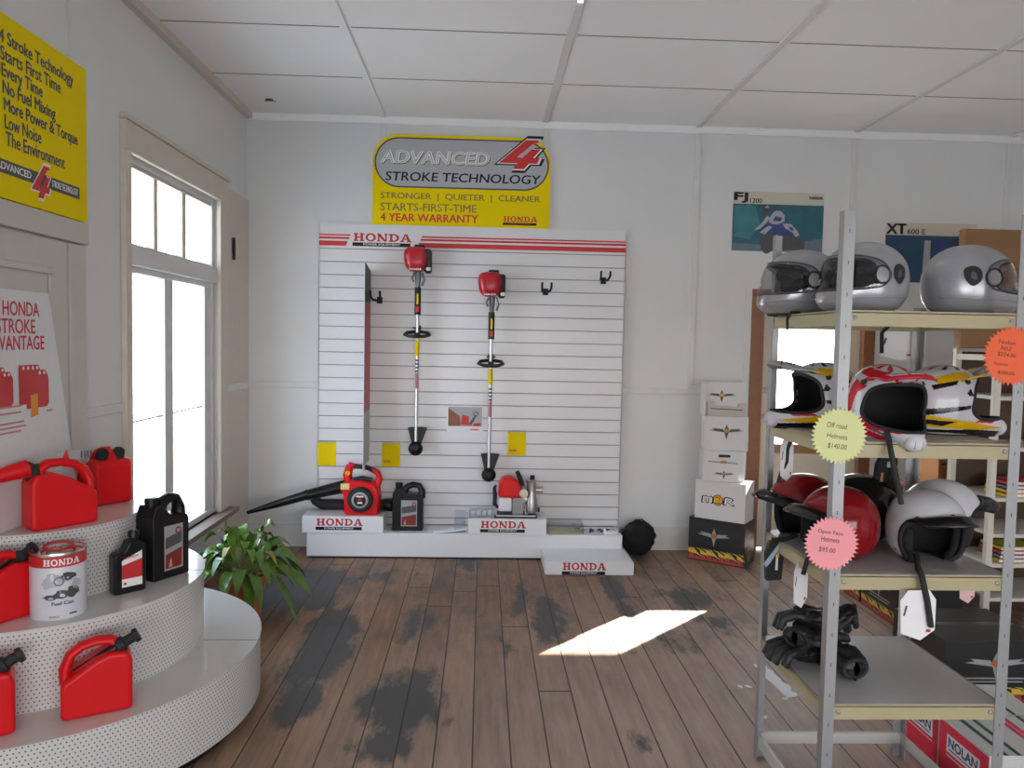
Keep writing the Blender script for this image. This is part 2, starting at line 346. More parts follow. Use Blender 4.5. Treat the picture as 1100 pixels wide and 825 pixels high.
MB().box(XL-.064, XL-.058, 4.13, 5.41, .46, 2.0).build('pane', GLASS, wr)
MB().box(XL-.064, XL-.058, 4.13, 5.41, 2.13, 2.57).build('pane', GLASS, wr)
b = MB(); b.box(XL, XL+.03, 4.02, 4.09, .422, 2.599); b.box(XL, XL+.03, 5.44, 5.60, .422, 2.599); b.box(XL, XL+.03, 4.02, 5.60, 2.60, 2.754); b.box(XL, XL+.042, 4.02, 5.62, 2.755, 2.785)
b.build('window_casing', BEIGE, wr, bevel=.004)
MB().box(XL-.11, XL+.09, 4.0, 5.66, .385, .42).build('window_sill', mat('weathered_sill_wood', (.26, .20, .15), .6, var=.2), wr, bevel=.004)
struct(MB().box(XL, XL+.018, 5.60, YB, .19, 2.72).build('trim_1', mat('beige_board', (.60, .53, .46), .5, var=.08), bevel=.003))
MB().cyl((XL+.03, 5.72, 2.38), (XL+.03, 5.72, 2.22), .012, 8).build('sash_catch', RUB, wr)

# door on the left wall
DOORM = mat('aged_door_paint', (.56, .53, .49), .5, var=.06, scale=6)
dr = struct(MB().box(XL, XL+.022, 2.66, 3.475, .02, 2.06).build('door_1', DOORM, bevel=.003))
for z0, z1 in ((.25, .95), (1.12, 1.94)):
    b = MB()
    for y0, y1, q0, q1 in ((2.80, 3.35, z0, z0+.03), (2.80, 3.35, z1-.03, z1), (2.80, 2.83, z0+.031, z1-.031), (3.32, 3.35, z0+.031, z1-.031)): b.box(XL+.022, XL+.034, y0, y1, q0, q1)
    b.build('panel_moulding', DOORM, dr, bevel=.004)
b = MB(); b.box(XL, XL+.03, 3.485, 3.62, 0, 2.06); b.box(XL, XL+.03, 2.5, 2.65, 0, 2.06); b.box(XL, XL+.036, 2.48, 3.64, 2.068, 2.165)
b.build('door_casing', DOORM, dr, bevel=.004)
MB().lathe([(.008, 0), (.012, .02), (.028, .04), (.028, .06), (.015, .068)], 18).build('door_knob', CHROME, dr, 40, loc=(XL+.022, 2.73, 1.02), rot=(0, PI/2, 0))

# back door with its pane
d2 = struct(MB().box(2.262, 2.36, YB+.03, YB+.07, .02, 2.05).box(2.93, 3.065, YB+.03, YB+.07, .02, 2.05).box(2.36, 2.93, YB+.03, YB+.07, 1.93, 2.05).box(2.36, 2.93, YB+.03, YB+.07, .02, .805).build('door_2', CREAM, bevel=.003))
MB().box(2.36, 2.93, YB+.025, YB+.075, .80, .875).build('lock_rail', mat('brown_rail_wood', (.30, .15, .06), .45, var=.2), d2, bevel=.003)
MB().box(2.36, 2.93, YB+.047, YB+.053, .875, 1.93).build('pane', GLASS, d2)
b = MB(); b.box(2.15, 2.255, YB-.02, YB+.1, 0, 2.067); b.box(3.07, 3.165, YB-.02, YB+.1, 0, 2.067); b.box(2.15, 3.165, YB-.02, YB+.1, 2.068, 2.125)
b.build('door_jamb', BWOOD, d2, bevel=.003)
b = MB(); b.box(2.10, 2.149, YB-.012, YB, 0, 2.124); b.box(3.166, 3.21, YB-.012, YB, 0, 2.124); b.box(2.10, 3.21, YB-.012, YB, 2.125, 2.17); b.build('door_architrave', TRIM, d2)
for z in (1.31, 1.10, 2.02): MB().box(2.25, 2.31, YB+.005, YB+.032, z-.02, z+.02).build('hinge', STEEL, d2, bevel=.003)

# trims: cornices, dado rails, skirting, cover battens
struct(MB().box(XL, XR, YB-.022, YB, ZC-.055, ZC).build('trim_2', CEIL, bevel=.004))
struct(MB().box(XL, XL+.05, YF, YB-.022, ZC-.05, ZC).build('trim_3', mat('beige_cornice_paint', (.62, .55, .49), .5, var=.06), bevel=.004))
struct(MB().box(XL, 2.10, YB-.014, YB, 1.27, 1.318).box(3.21, XR, YB-.014, YB, 1.27, 1.318).build('trim_4', TRIM, bevel=.004))
struct(MB().box(XL, XL+.014, 3.64, 4.02, 1.265, 1.315).box(XL+.018, XL+.03, 5.60, YB-.014, 1.265, 1.315).build('trim_5', TRIM, bevel=.004))
struct(MB().box(XL, 2.10, YB-.016, YB, 0, .19).box(3.21, XR, YB-.016, YB, 0, .19).build('baseboard_back', TRIM, bevel=.004))
struct(MB().box(XL, XL+.016, 3.64, YB-.016, 0, .19).build('baseboard_left', mat('brown_skirting', (.36, .28, .21), .5, var=.15), bevel=.004))
k = 6
for x in (-.80, .46, 1.67, 2.935, 4.2):
    struct(MB().box(x-.024, x+.024, YB-.012, YB, (2.17 if x == 2.935 else 1.318), ZC-.055).build('trim_%d' % k, TRIM, bevel=.003)); k += 1
    struct(MB().box(x-.022, x+.022, YF, YB-.022, ZC-.012, ZC).build('trim_%d' % k, TRIM if x > .4 else CEIL, bevel=.003)); k += 1
struct(MB().box(XL, XL+.008, 3.528, 3.545, 2.165, ZC-.05).build('trim_%d' % k, TRIM)); k += 1
# dark open sheet joints in the ceiling, as recessed strips
for (px, py) in ((600, 37), (590, 90)):
    Y = atZ(px, py, ZC).y
    b = MB()
    xs = [XL, -.82, -.78, .44, .48, 1.65, 1.69, 2.915, 2.955, 4.18]
    for i in range(0, 10, 2): b.box(xs[i]+.02, xs[i+1]-.002 if i+1 < 10 else XR, Y-.004, Y+.004, ZC-.002, ZC)
    struct(b.build('trim_%d' % k, mat('dark_joint', (.20, .17, .15), .9))); k += 1
hole = atZ(291, 107, ZC)
tag(MB().prism([(0, 0), (.05, .012), (.03, .035), (.055, .06), (.02, .045), (-.02, .05), (-.005, .025)], -.006, 0, map=lambda v: (v[0], v[2], v[1])).build('ceiling_tear', mat('dark_tear', (.05, .03, .025), .9), loc=(hole.x-.03, hole.y-.03, ZC-.0005)), 'small dark torn spot in the white ceiling above the corner window', 'tear')

# ------------------------------------------------------------------ outside
PAV = mat('pale_concrete', (.74, .73, .70), .8, var=.1, scale=2)
struct(MB().box(-26, 16, YB+TH, 24, -.22, -.12).box(-26, XL-TH, -12, YB+TH, -.22, -.12).build('pavement', PAV))
struct(MB().box(XL-TH, 16, -26, YF-TH, -.22, -.12).build('road', mat('grey_asphalt', (.30, .30, .30), .8, var=.1, scale=2)))
struct(MB().box(-2.7, XL-TH, -3, 6.3, 2.80, 2.86).box(-2.72, -2.66, -3, 6.3, 2.87, 2.90).build('verandah_roof', mat('grey_blue_fascia', (.33, .40, .46), .6)))
struct(MB().box(2.0, 5.0, YB+TH, 7.66, 2.52, 2.58).box(2.0, 5.0, 7.60, 7.66, 2.185, 2.58).build('awning', mat('pale_awning_sheet', (.55, .55, .53), .6)))
struct(MB().box(-4.72, -4.6, 0, 22, 2.33, 2.50).build('verandah_beam', mat('blue_grey_beam_paint', (.13, .18, .22), .6)))
for i_, y_ in enumerate((8.5, 14., 20.)): struct(MB().box(-4.71, -4.61, y_, y_+.1, -.12, 2.33).build('verandah_post', mat('blue_grey_beam_paint', (.13, .18, .22), .6)))
t = thing('street_building', 'pale building with dark windows across the street, seen through side window', 'building', (-16, 9, -.12))
MB().box(-2, 0, -11, 14, 0, 4.6).build('wall', mat('pale_render', (.62, .60, .56), .8), t)
MB().box(-2.3, .4, -11.3, 14.3, 4.6, 4.8).build('roof', mat('pale_roof_sheet', (.45, .47, .5), .5), t)
for y in (-8, -4.5, -1, 2.5, 6, 9.5):
    f = MB().box(0, .06, y, y+1.5, 1.0, 2.3).build('window', TRIM, t); MB().box(.06, .065, y+.08, y+1.42, 1.08, 2.22).build('pane', mat('dark_window_glass', (.05, .06, .07), .1), f)

# ------------------------------------------------------------------ back wall display: slatwall
SX0, SX1, SZ0, SZ1 = -1.284, 1.117, .20, 2.555
SF = YB-.036                                   # front face of the board
root = thing('slatwall_display', 'large white slatted display panel with red stripes on the back wall', 'display panel', (0, SF, 0))
prof = [(0, SZ1), (.022, SZ1), (.022, SZ0), (0, SZ0)]
b = MB()
z = 2.365; pts = [(SZ1, 0)]
gz = [2.362-.1005*i for i in range(22)]
for g in gz: pts += [(g+.0035, 0), (g+.0035, .009), (g-.0035, .009), (g-.0035, 0)]
pts.append((SZ0, 0)); mi = []
vs = []; fs = []
for x in (SX0, SX1): vs += [(x, y, zz) for zz, y in pts]
n = len(pts)
for i in range(n-1):
    fs.append((i, i+1, n+i+1, n+i)); gi = (i-1) % 4
    mi.append(1 if i > 0 and i < n-1 and gi in (0, 1, 2) else 0)
b.add(vs, fs, mi); b.box(SX0, SX1, .0095, .022, SZ0, SZ1); b.box(SX0, SX0+.004, 0, .0095, SZ0, SZ1); b.box(SX1-.004, SX1, 0, .0095, SZ0, SZ1)
b.build('panel', [SLAT, SLATG], root)
b = MB()
for z0, z1 in ((2.462, 2.474), (2.437, 2.453), (2.385, 2.422)):
    s0 = (z0-2.385)*.42; s1 = (z1-2.385)*.42
    b.poly([(SX0, z0), (-1.078+s0, z0), (-1.078+s1, z1), (SX0, z1)], -.001)
    b.poly([(-.525+s0, z0), (SX1, z0), (SX1, z1), (-.525+s1, z1)], -.001)
b.honda(-1.018, 2.424, .445, .062, -.001, 0, 1)
b.build('header_print', [SIGNRED, BLK, WPRINT], root)

def at_slat(x, y, d=0): return atY(x, y, SF-d)
# hooks
def hook(px, py, label, turn):
    p = at_slat(px, py); t = thing('slatwall_hook', label, 'hook', (p.x, SF, p.z), 0, 'empty black hooks on the slatwall')
    MB().box(-.022, .022, -.012, 0, -.03, .022).build('plate', BLK, t, bevel=.004)
    for s in (-1, 1):
        MB().tube([(0, -.012, -.01), (s*.03+turn, -.05, .0), (s*.036+turn, -.11, .02), (s*.036+turn, -.125, .06)], .0085, 8).build('prong', RUB, t, 60)
hook(408, 322, 'black twin-prong hook beside the tall red price strip', -.02)
hook(586, 313, 'black twin-prong hook right of the lower brushcutter engine', 0)
hook(648, 301, 'black twin-prong hook near the right edge of the slatted panel', 0)

# projecting strip
p0 = at_slat(399, 291); zt, zb = 2.215, .690
t = thing('strip_sign', 'tall narrow red and grey strip sign sticking out from the slatted panel', 'sign', (-.885, SF, 0))
MB().prism([(0, zb), (0, zt-.02), (-.30, zt+.03), (-.30, zb-.03)], -.002, .002, map=lambda v: (v[1], v[0], v[2])).build('board', PLW, t)
b = MB()
def yz(pts, x, mi): b.add([(x, y, z) for y, z in pts], [tuple(range(len(pts)))], mi)
yz([(-.295, zb+.02), (-.0, zb+.02), (-.0, zb+.42), (-.295, zb+.42)], .003, 2)
yz([(-.295, zb+.42), (-.0, zb+.42), (-.0, zt-.27), (-.295, zt-.27)], .003, 0)
yz([(-.295, zt-.27), (-.0, zt-.27), (-.0, zt-.02), (-.295, zt+.02)], .003, 1)
b.build('print', [mat('faded_red_print', (.40, .05, .07), .4), DGREY, HGRY], t)

# yellow tags and flyer
def paper(name, label, cat, x0, y0, x1, y1, m, group=None, d=.004):
    a = at_slat(x0, y1); c = at_slat(x1, y0)
    o = MB().box(0, c.x-a.x, -d, 0, 0, c.z-a.z).build(name, m, loc=(a.x, SF-.0005, a.z))
    tag(o, label, cat, group); return o, c.x-a.x, c.z-a.z
for px, lab, q in ((341, 'yellow card hanging at far left of the slatted panel', 0), (410, 'yellow card hanging just right of the tall strip sign', 1), (545, 'yellow card hanging right of the lower brushcutter', 2)):
    y0 = (475, 476, 464)[q]
    o, wd, h = paper('price_card', lab, 'card', px, y0, px+20, y0+25, YEL, 'yellow cards on the slatwall')
    bb = MB(); bb.box(.0, wd, -.005, -.001, h-.012, h+.012, 1)
    if q: bb.text('HONDA', wd*.1, h*.17, wd*.4, h*.09, -.0048, 0, .02)
    bb.build('print', [SIGNRED, ACRY], o)
o, wd, h = paper('flyer', 'small printed flyer with red machines between the two brushcutters', 'flyer', 480, 436, 519, 464, PAPER)
b = MB(); y = -.0048
b.poly([(.008, h*.22), (wd-.008, h*.22), (wd-.008, h-.01), (.008, h-.01)], y, 0)
y = -.0054
b.poly([(.012, h*.24), (wd*.38, h*.24), (wd*.36, h*.6), (wd*.2, h*.75), (.012, h*.9)], y, 1)
b.poly([(wd*.38, h*.28), (wd*.62, h*.26), (wd*.6, h*.62), (wd*.42, h*.66)], y, 2); b.poly([(wd*.72, h*.24), (wd*.94, h*.24), (wd*.94, h*.36), (wd*.75, h*.34)], y, 2)
b.poly([(wd*.6, h*.3), (wd*.68, h*.26), (wd*.82, h*.62), (wd*.78, h*.66)], y, 3); b.ring(ell(wd*.8, h*.7, wd*.08, h*.09, 14), ell(wd*.8, h*.7, wd*.06, h*.06, 14), y, 3)
b.text('HONDA', wd*.66, h*.07, wd*.24, h*.07, y, 2, .03)
b.build('print', [HGRY, mat('brown_print', (.25, .10, .05), .5), SIGNRED, DGREY], o)

# brushcutters
def brushcutter(px, py, ptop, pbot, label, handle_y):
    Y = SF-.095
    c = atY(px, py, Y); top = atY(px, ptop, Y).z; bot = atY(px, pbot, Y).z; hz = atY(px, handle_y, Y).z
    lean = (atY(px-4, pbot, Y).x-c.x)*.5
    t = thing('brushcutter', label, 'brushcutter', (c.x, Y, bot), 0, 'brushcutters on the slatwall')
    H = top-bot; sz = H-.235; hh = hz-bot
    b = MB(); b.cyl((0, 0, .06), (0, 0, sz+.02), .0125, 14); b.build('shaft', ALU, t, 60)
    # engine: red rounded shroud with fins, black tank / muffler side, neck
    def eng(u, v):
        a = u*2*PI; e = (v-.5)*PI; n = .62
        sg = lambda q, k: math.copysign(abs(q)**k, q)
        x = sg(math.cos(e), n)*sg(math.cos(a), .75)*.094; y = sg(math.cos(e), n)*sg(math.sin(a), .75)*.078; z = sg(math.sin(e), .7)*.096
        x *= 1+.12*(z/.1); return (x-.014, y-.01, H-.112+z)
    MB().grid(eng, 32, 18, 0, True).build('engine_shroud', DRED, t, 50)
    b = MB(); b.prism(rrect(.048, H-.215, .102, H-.035, .02), -.06, .05); b.prism(rrect(-.03, H-.035, .05, H-.002, .012), -.04, .04); b.build('engine_cover', RUB, t, bevel=.008)
    b = MB(); b.box(.07, .10, -.064, -.058, H-.20, H-.175); b.cyl((.078, -.06, H-.188), (.078, -.068, H-.188), .014, 12); b.build('fuel_cap', PLW, t)
    b = MB(); b.text('HONDA', -.06, H-.20, .09, .014, -.0795, 0, .03); b.build('lettering', WPRINT, t)
    b = MB(); b.cyl((0, 0, sz-.09), (0, 0, sz+.03), .016, 14, 0, .026); b.tube([(.03, -.02, sz+.02), (.05, -.03, sz-.03), (.035, -.03, sz-.08)], .011, 6); b.tube([(-.025, -.03, sz+.02), (-.045, -.03, sz-.02), (-.03, -.03, sz-.05)], .009, 6)
    b.build('clutch_housing', mat('dark_cast_metal', (.16, .16, .165), .4, .6), t, 50)
    b = MB(); b.cyl((.0, 0, sz-.30), (0, 0, sz-.09), .024, 12); b.build('throttle_grip', RUB, t, 50)
    b = MB(); b.box(-.007, .007, -.0265, -.02, sz-.22, sz-.14, 0); b.box(-.012, .012, -.0275, -.02, sz-.28, sz-.235, 1); b.build('grip_label', [YEL, SIGNRED], t)
    # loop handle, seen nearly edge on
    b = MB(); b.tube([(-.095, -.02, hh-.005), (-.06, -.075, hh-.016), (0, -.09, hh-.02), (.06, -.075, hh-.016), (.095, -.02, hh-.005), (.08, .02, hh+.012), (.03, .035, hh+.018), (-.03, .035, hh+.018), (-.08, .02, hh+.012)], .013, 8, closed=True)
    b.box(-.022, .022, -.025, .025, hh-.03, hh+.012); b.build('loop_handle', RUB, t, 50)
    b = MB(); b.cyl((0, 0, hh-.17), (0, 0, hh-.045), .0165, 12); b.build('warning_label', YEL, t)
    b = MB()
    for q in range(5): b.cyl((0, 0, hh-.21-.028*q), (0, 0, hh-.195-.028*q), .0132, 12)
    b.build('scale_label', DGREY, t)
    b = MB(); b.cyl((0, 0, hh-.42), (0, 0, hh-.30), .0133, 12); b.build('red_label', mat('faded_red_label', (.45, .18, .2), .5), t)
    # guard: fan-shaped plate behind the head, gearcase and disc
    b = MB(); b.prism([(-.028, .06), (.03, .06), (.085, .215), (.0, .222), (-.065, .215)], .012, .022); b.build('guard', BLK, t, bevel=.003)
    b = MB(); b.lathe([(.0, 0), (.05, .002), (.056, .02), (.05, .034), (.03, .05), (.02, .055)], 24); b.build('cutting_head', BLK, t, 40, loc=(0, -.01, .055), rot=(PI/2, 0, 0))
    b = MB(); b.lathe([(.018, 0), (.024, .01), (.018, .03), (.012, .045)], 16); b.build('gear_case', ALU, t, 40, loc=(0, -.012, .06), rot=(PI*.42, 0, 0))
    b = MB(); b.cyl((0, .03, hh+.05), (0, .09-.003, hh+.05), .008, 8); b.box(-.02, .02, .083, .089, hh+.02, hh+.07); b.tube([(-.03, -.03, hh+.05), (-.018, .0, hh+.045), (0, .03, hh+.05), (.018, 0, hh+.045), (.03, -.03, hh+.05)], .006, 6); b.build('wall_bracket', RUB, t, 50)
    return t
brushcutter(448, 380, 263, 489, 'brushcutter with dark red engine, hanging higher and to the left', 359)
brushcutter(527, 400, 290, 517, 'brushcutter with dark red engine, hanging lower and to the right', 390)

# advanced sign above the panel
root = thing('advertising_sign', 'yellow sign with grey rounded badge and big red 4 above the slatted panel', 'sign', (0, YB-.03, 0))
c = atY(400, 240, YB-.03); d = atY(592, 149, YB-.03); x0, z0, x1, z1 = c.x, c.z-.02, d.x, d.z; W_ = x1-x0; H_ = z1-z0
b = MB()
out = [(x0, z0), (x1, z0), (x1, z1-.20)]+ell(x1-.20, z1-.20, .20, .20, 8, 0, PI/2)+ell(x0+.20, z1-.20, .20, .20, 8, PI/2, PI)
b.prism(out, 0, .02); b.build('board', YEL, root)
b = MB(); by0, by1 = z0+H_*.425, z1-.022; r = (by1-by0)/2-.001
b.poly(rrect(x0+.012, by0, x1-.012, by1, r, 10), -.001, 0); b.poly(rrect(x0+.024, by0+.012, x1-.024, by1-.012, r-.012, 10), -.0016, 1)
b.build('badge', [DGREY, SILV], root)
b = MB()
def four(b, x, z, s, y, mo, mi, sz=None):
    sz = sz or s
    P = [(0, .22), (.62, 1.0), (.90, 1.0), (.42, .38), (.56, .38), (.82, .72), (1.02, .72), (.80, .38), (.98, .38), (.92, .22), (.70, .22), (.58, 0), (.28, 0), (.40, .22)]
    P = [(.0, .2), (.66, 1.02), (.98, 1.02), (.95, .92), (.86, .92), (.44, .40), (.58, .40), (.80, .70), (1.02, .70), (.84, .40), (1.0, .40), (.94, .2), (.74, .2), (.62, 0), (.34, 0), (.46, .2)]
    cx, cz = .52, .48
    if mo is not None: b.poly([(x+s*(cx+(u-cx)*1.13), z+sz*(cz+(v-cz)*1.16)) for u, v in P], y, mo)
    b.poly([(x+s*u, z+sz*v) for u, v in P], y-.0005, mi)
b.text('ADVANCED', x0+W_*.050, z0+H_*.680, W_*.60, H_*.135, -.0019, 4, .03, .15)
b.text('ADVANCED', x0+W_*.045, z0+H_*.69, W_*.60, H_*.135, -.0022, 0, .026, .15)
b.text('ADVANCED', x0+W_*.045, z0+H_*.69, W_*.60, H_*.135, -.0027, 1, -.014, .15)
b.text('STROKE TECHNOLOGY', x0+W_*.07, z0+H_*.50, W_*.87, H_*.095, -.0022, 2, .012, .12)
four(b, x0+W_*.695, z0+H_*.645, W_*.255, -.0024, 2, 0, H_*.34); four(b, x0+W_*.706, z0+H_*.66, W_*.232, -.0034, None, 3, H_*.31)
b.text('STRONGER  |  QUIETER  |  CLEANER', x0+W_*.045, z0+H_*.285, W_*.90, H_*.085, -.001, 4, .012)
b.text('STARTS-FIRST-TIME', x0+W_*.045, z0+H_*.175, W_*.54, H_*.082, -.001, 4, .012)
b.text('4 YEAR WARRANTY', x0+W_*.045, z0+H_*.06, W_*.55, H_*.085, -.001, 3, .015)
b.honda(x0+W_*.74, z0+H_*.085, W_*.19, H_*.06, -.001, 3, 2)
b.build('lettering', [WPRINT, SILV, BLK, mat('bright_red_print', (.58, .02, .02), .4), OLIVE, WPRINT][:6], root)

# plinth and stand blocks
PF = 5.80
t = thing('display_plinth', 'long low white plinth on the floor under the slatted panel', 'plinth', (-.1, PF, 0))
MB().box(-1.205, 1.20, 0, YB-.04-PF, .012, .195).build('body', PLW, t, bevel=.004)
MB().box(-1.19, 1.185, .012, YB-.05-PF, 0, .012).build('base_strip', BLK, t)
def block(name, label, x0, x1, y0, y1, z0, h, lx0, lx1, lz):
    t = thing(name, label, 'stand', ((x0+x1)/2, y0, z0), 0, 'white display blocks with red lettering'); hw = (x1-x0)/2
    MB().box(-hw, hw, 0, y1-y0, 0, h).build('body', PLW, t, bevel=.004)
    MB().honda(lx0-(x0+x1)/2, lz, lx1-lx0, .054, -.001, 0, 1).build('lettering', [SIGNRED, BLK, WPRINT], t)
    return t
block('display_block', 'white block with red lettering under the leaf blower', -1.338, -.728, PF-.012, 6.05, .195, .128, -1.228, -.886, .056)
block('display_block', 'white block with red lettering under the red pump engine', -.088, .513, PF-.012, 6.05, .195, .120, .012, .350, .050)
block('display_block', 'white block with red lettering standing on the floor, right end', .476, 1.118, 5.42, PF-.012, 0, .092, .604, .912, .036)

# leaf blower
def blower():
    t = thing('leaf_blower', 'red and black leaf blower with long black nozzle on a white block', 'leaf blower', (-.90, 5.90, .323))
    # volute housing profile (front faces -Y)
    b = MB()
    P = [(-.13, 0), (.125, 0), (.125, .05), (.135, .12), (.125, .20), (.09, .245), (.0, .262), (-.09, .265), (-.15, .245), (-.165, .20), (-.135, .15)]
    b.prism(P, -.085, .085); b.build('housing', RED, t, bevel=.022, seg=3)
    b = MB(); b.lathe([(.098, 0), (.098, .02), (.085, .034), (.062, .036)], 32, 0); b.lathe([(.062, .030), (.062, .038), (.046, .042), (.046, .036)], 28, 1); b.lathe([(.046, .036), (.04, .040), (0.001, .042)], 24, 0, capt=False)
    b.build('intake_cover', [RUB, HGRY], t, 35, loc=(-.005, -.083, .125), rot=(PI/2, 0, 0))
    b = MB(); b.box(-.030, .022, -.1265, -.124, .150, .160); b.box(-.022, .016, -.1265, -.124, .100, .112); b.text('4', -.022, .116, .03, .03, -.127, 1, .04); b.build('cover_mark', [WPRINT, SIGNRED], t)
    b = MB(); b.tube([(-.11, 0, .23), (-.118, 0, .30), (-.10, 0, .37)], [.036, .034, .030], 10, flat=1.2); b.build('handle_frame', RED, t, 60); b = MB(); b.tube([(.10, 0, .20), (.128, 0, .27), (.115, 0, .31), (.07, 0, .345)], [.03, .026, .022, .02], 10, flat=1.2)
    b.build('handle_frame', RED, t, 60); MB().tube([(-.11, 0, .37), (-.06, 0, .362)], [.03, .02], 10).build('handle_bridge', RED, t, 60)
    b = MB(); b.tube([(-.075, 0, .365), (-.02, 0, .362), (.04, 0, .352), (.085, 0, .330)], .019, 10, flat=1.2); b.tube([(-.07, -.02, .262), (0, -.02, .276), (.07, -.02, .262)], .02, 8); b.build('handle_grip', RUB, t, 60)
    b = MB(); b.lathe([(.0, 0), (.018, .002), (.018, .008)], 14, 0, c=(-.112, 0, .0)); b.build('choke_knob', YEL, t, 40, loc=(0, -.03, .315), rot=(PI/2, 0, 0))
    b = MB(); b.box(-.155, -.09, -.0885, -.0868, .20, .245); b.build('warning_label', mat('pale_yellow_label', (.75, .60, .25), .5), t)
    b = MB(); b.tube([(-.115, -.01, .215), (-.25, -.03, .185), (-.40, -.05, .15), (-.41, -.05, .148), (-.43, -.053, .143), (-.64, -.085, .080), (-.845, -.12, .022)], [.052, .046, .040, .044, .036, .029, .012], 14, flat=1.0); b.build('nozzle', BLK, t, 50)
    return t
blower()
t = thing('vacuum_tube', 'black ribbed vacuum tube lying on the white block behind the leaf blower', 'tube', (-.98, 6.015, .323+.042))
b = MB(); b.tube([(-.33, 0, .05), (-.31, 0, .03), (-.26, 0, .0), (.2, 0, 0), (.22, 0, 0)], [.024, .036, .041, .041, .041], 16); b.build('tube', RUB, t, 50)
MB().tube([(.22, 0, 0), (.24, 0, 0), (.30, 0, 0), (.31, 0, 0)], [.041, .05, .05, .04], 16).build('collar', BLK, t, 50)
MB().cyl((-.335, -.02, .052), (-.335, .02, .052), .012, 10).build('end_pin', PLW, t)

# oil bottles: body profile, neck, handle loop, label
def bottle(label, loc, rz, wd, h, dp, kind, group):
    t = thing('oil_bottle', label, 'bottle', loc, rz, group)
    s = wd/2
    if kind == 'big':
        # handle hole cut as a loop of two side prisms bridged
        b = MB(); b.prism([(-s, .01*h), (-s*.95, 0), (s*.95, 0), (s, .01*h), (s, .70*h), (s*.92, .76*h), (-s*.05, .80*h), (-s*.42, .92*h), (-s*.80, .92*h), (-s, .78*h)], -dp/2, dp/2)
        b.build('body', BLK, t, bevel=min(.018, dp*.2), seg=3)
        b = MB(); b.tube([(s*.86, 0, .70*h), (s*.90, 0, .84*h), (s*.70, 0, .955*h), (s*.30, 0, .975*h), (-s*.05, 0, .93*h), (-s*.25, 0, .84*h)], [.026*h/.3, .022*h/.3, .02*h/.3, .02*h/.3, .021*h/.3, .026*h/.3], 10, flat=1.25); b.build('handle', BLK, t, 60)
        b = MB(); b.lathe([(.026, 0), (.026, .05*h), (.028, .055*h), (.028, .115*h), (.024, .12*h)], 20, c=(-s*.62, 0, .895*h)); b.build('cap', BLK, t, 40)
        b = MB(); y = -dp/2-.001; lx0, lx1, lz0, lz1 = -s*.42, s*.62, .10*h, .66*h
        b.poly([(lx0, lz0), (lx1, lz0), (lx1, lz1), (lx0, lz1)], y, 0)
        b.poly([(lx0+.006, lz0+.008), (lx1-.006, lz0+.008), (lx1-.006, .36*h), (lx0+.006, .30*h)], y-.0006, 1); b.poly([(lx0+.006, .37*h), (lx1-.006, .42*h), (lx1-.006, .56*h), (lx0+.006, .51*h)], y-.0006, 2)
        b.ring(ell(lx1-.024, .58*h, .016, .016, 14), ell(lx1-.024, .58*h, .009, .009, 14), y-.0008, 1); b.poly([(lx0+.02, .14*h), (lx0+.04, .14*h), (lx0+.034, .26*h)], y-.001, 3)
        b.build('label', [HGRY, mat('dark_red_label', (.20, .015, .012), .4), DGREY, mat('tan_label_mark', (.5, .3, .15), .5)], t)
    else:
        b = MB(); b.prism([(-s, .02*h), (-s*.9, 0), (s*.9, 0), (s, .02*h), (s, .80*h), (s*.75, .86*h), (s*.35, .92*h), (-s*.05, .90*h), (-s*.35, .74*h), (-s*.88, .70*h), (-s, .66*h)], -dp/2, dp/2); b.build('body', BLK, t, bevel=.01, seg=3)
        b = MB(); b.lathe([(.018, 0), (.018, .05*h), (.023, .06*h), (.021, .15*h), (.014, .17*h)], 18, c=(s*.38, 0, .89*h)); b.build('cap', BLK, t, 40)
        b = MB(); y = -dp/2-.001; b.poly([(-s*.55, .12*h), (s*.72, .12*h), (s*.72, .72*h), (-s*.55, .58*h)], y, 0); b.poly([(-s*.55, .26*h), (s*.72, .26*h), (s*.72, .58*h), (-s*.55, .50*h)], y-.0006, 1)
        b.text('HONDA', -s*.42, .60*h, s*.9, .035*h, y-.0008, 1, .03, 0, .1); b.poly(ell(-s*.36, .18*h, .006, .006, 10), y-.0008, 1); b.build('label', [WPRINT, SIGNRED], t)
    return t
p = atZ(438, 569, .195)
bottle('black handled oil bottle standing on the long plinth beside the leaf blower', (p.x, 5.93, .195), 0, .235, .36, .11, 'big', 'black oil bottles')

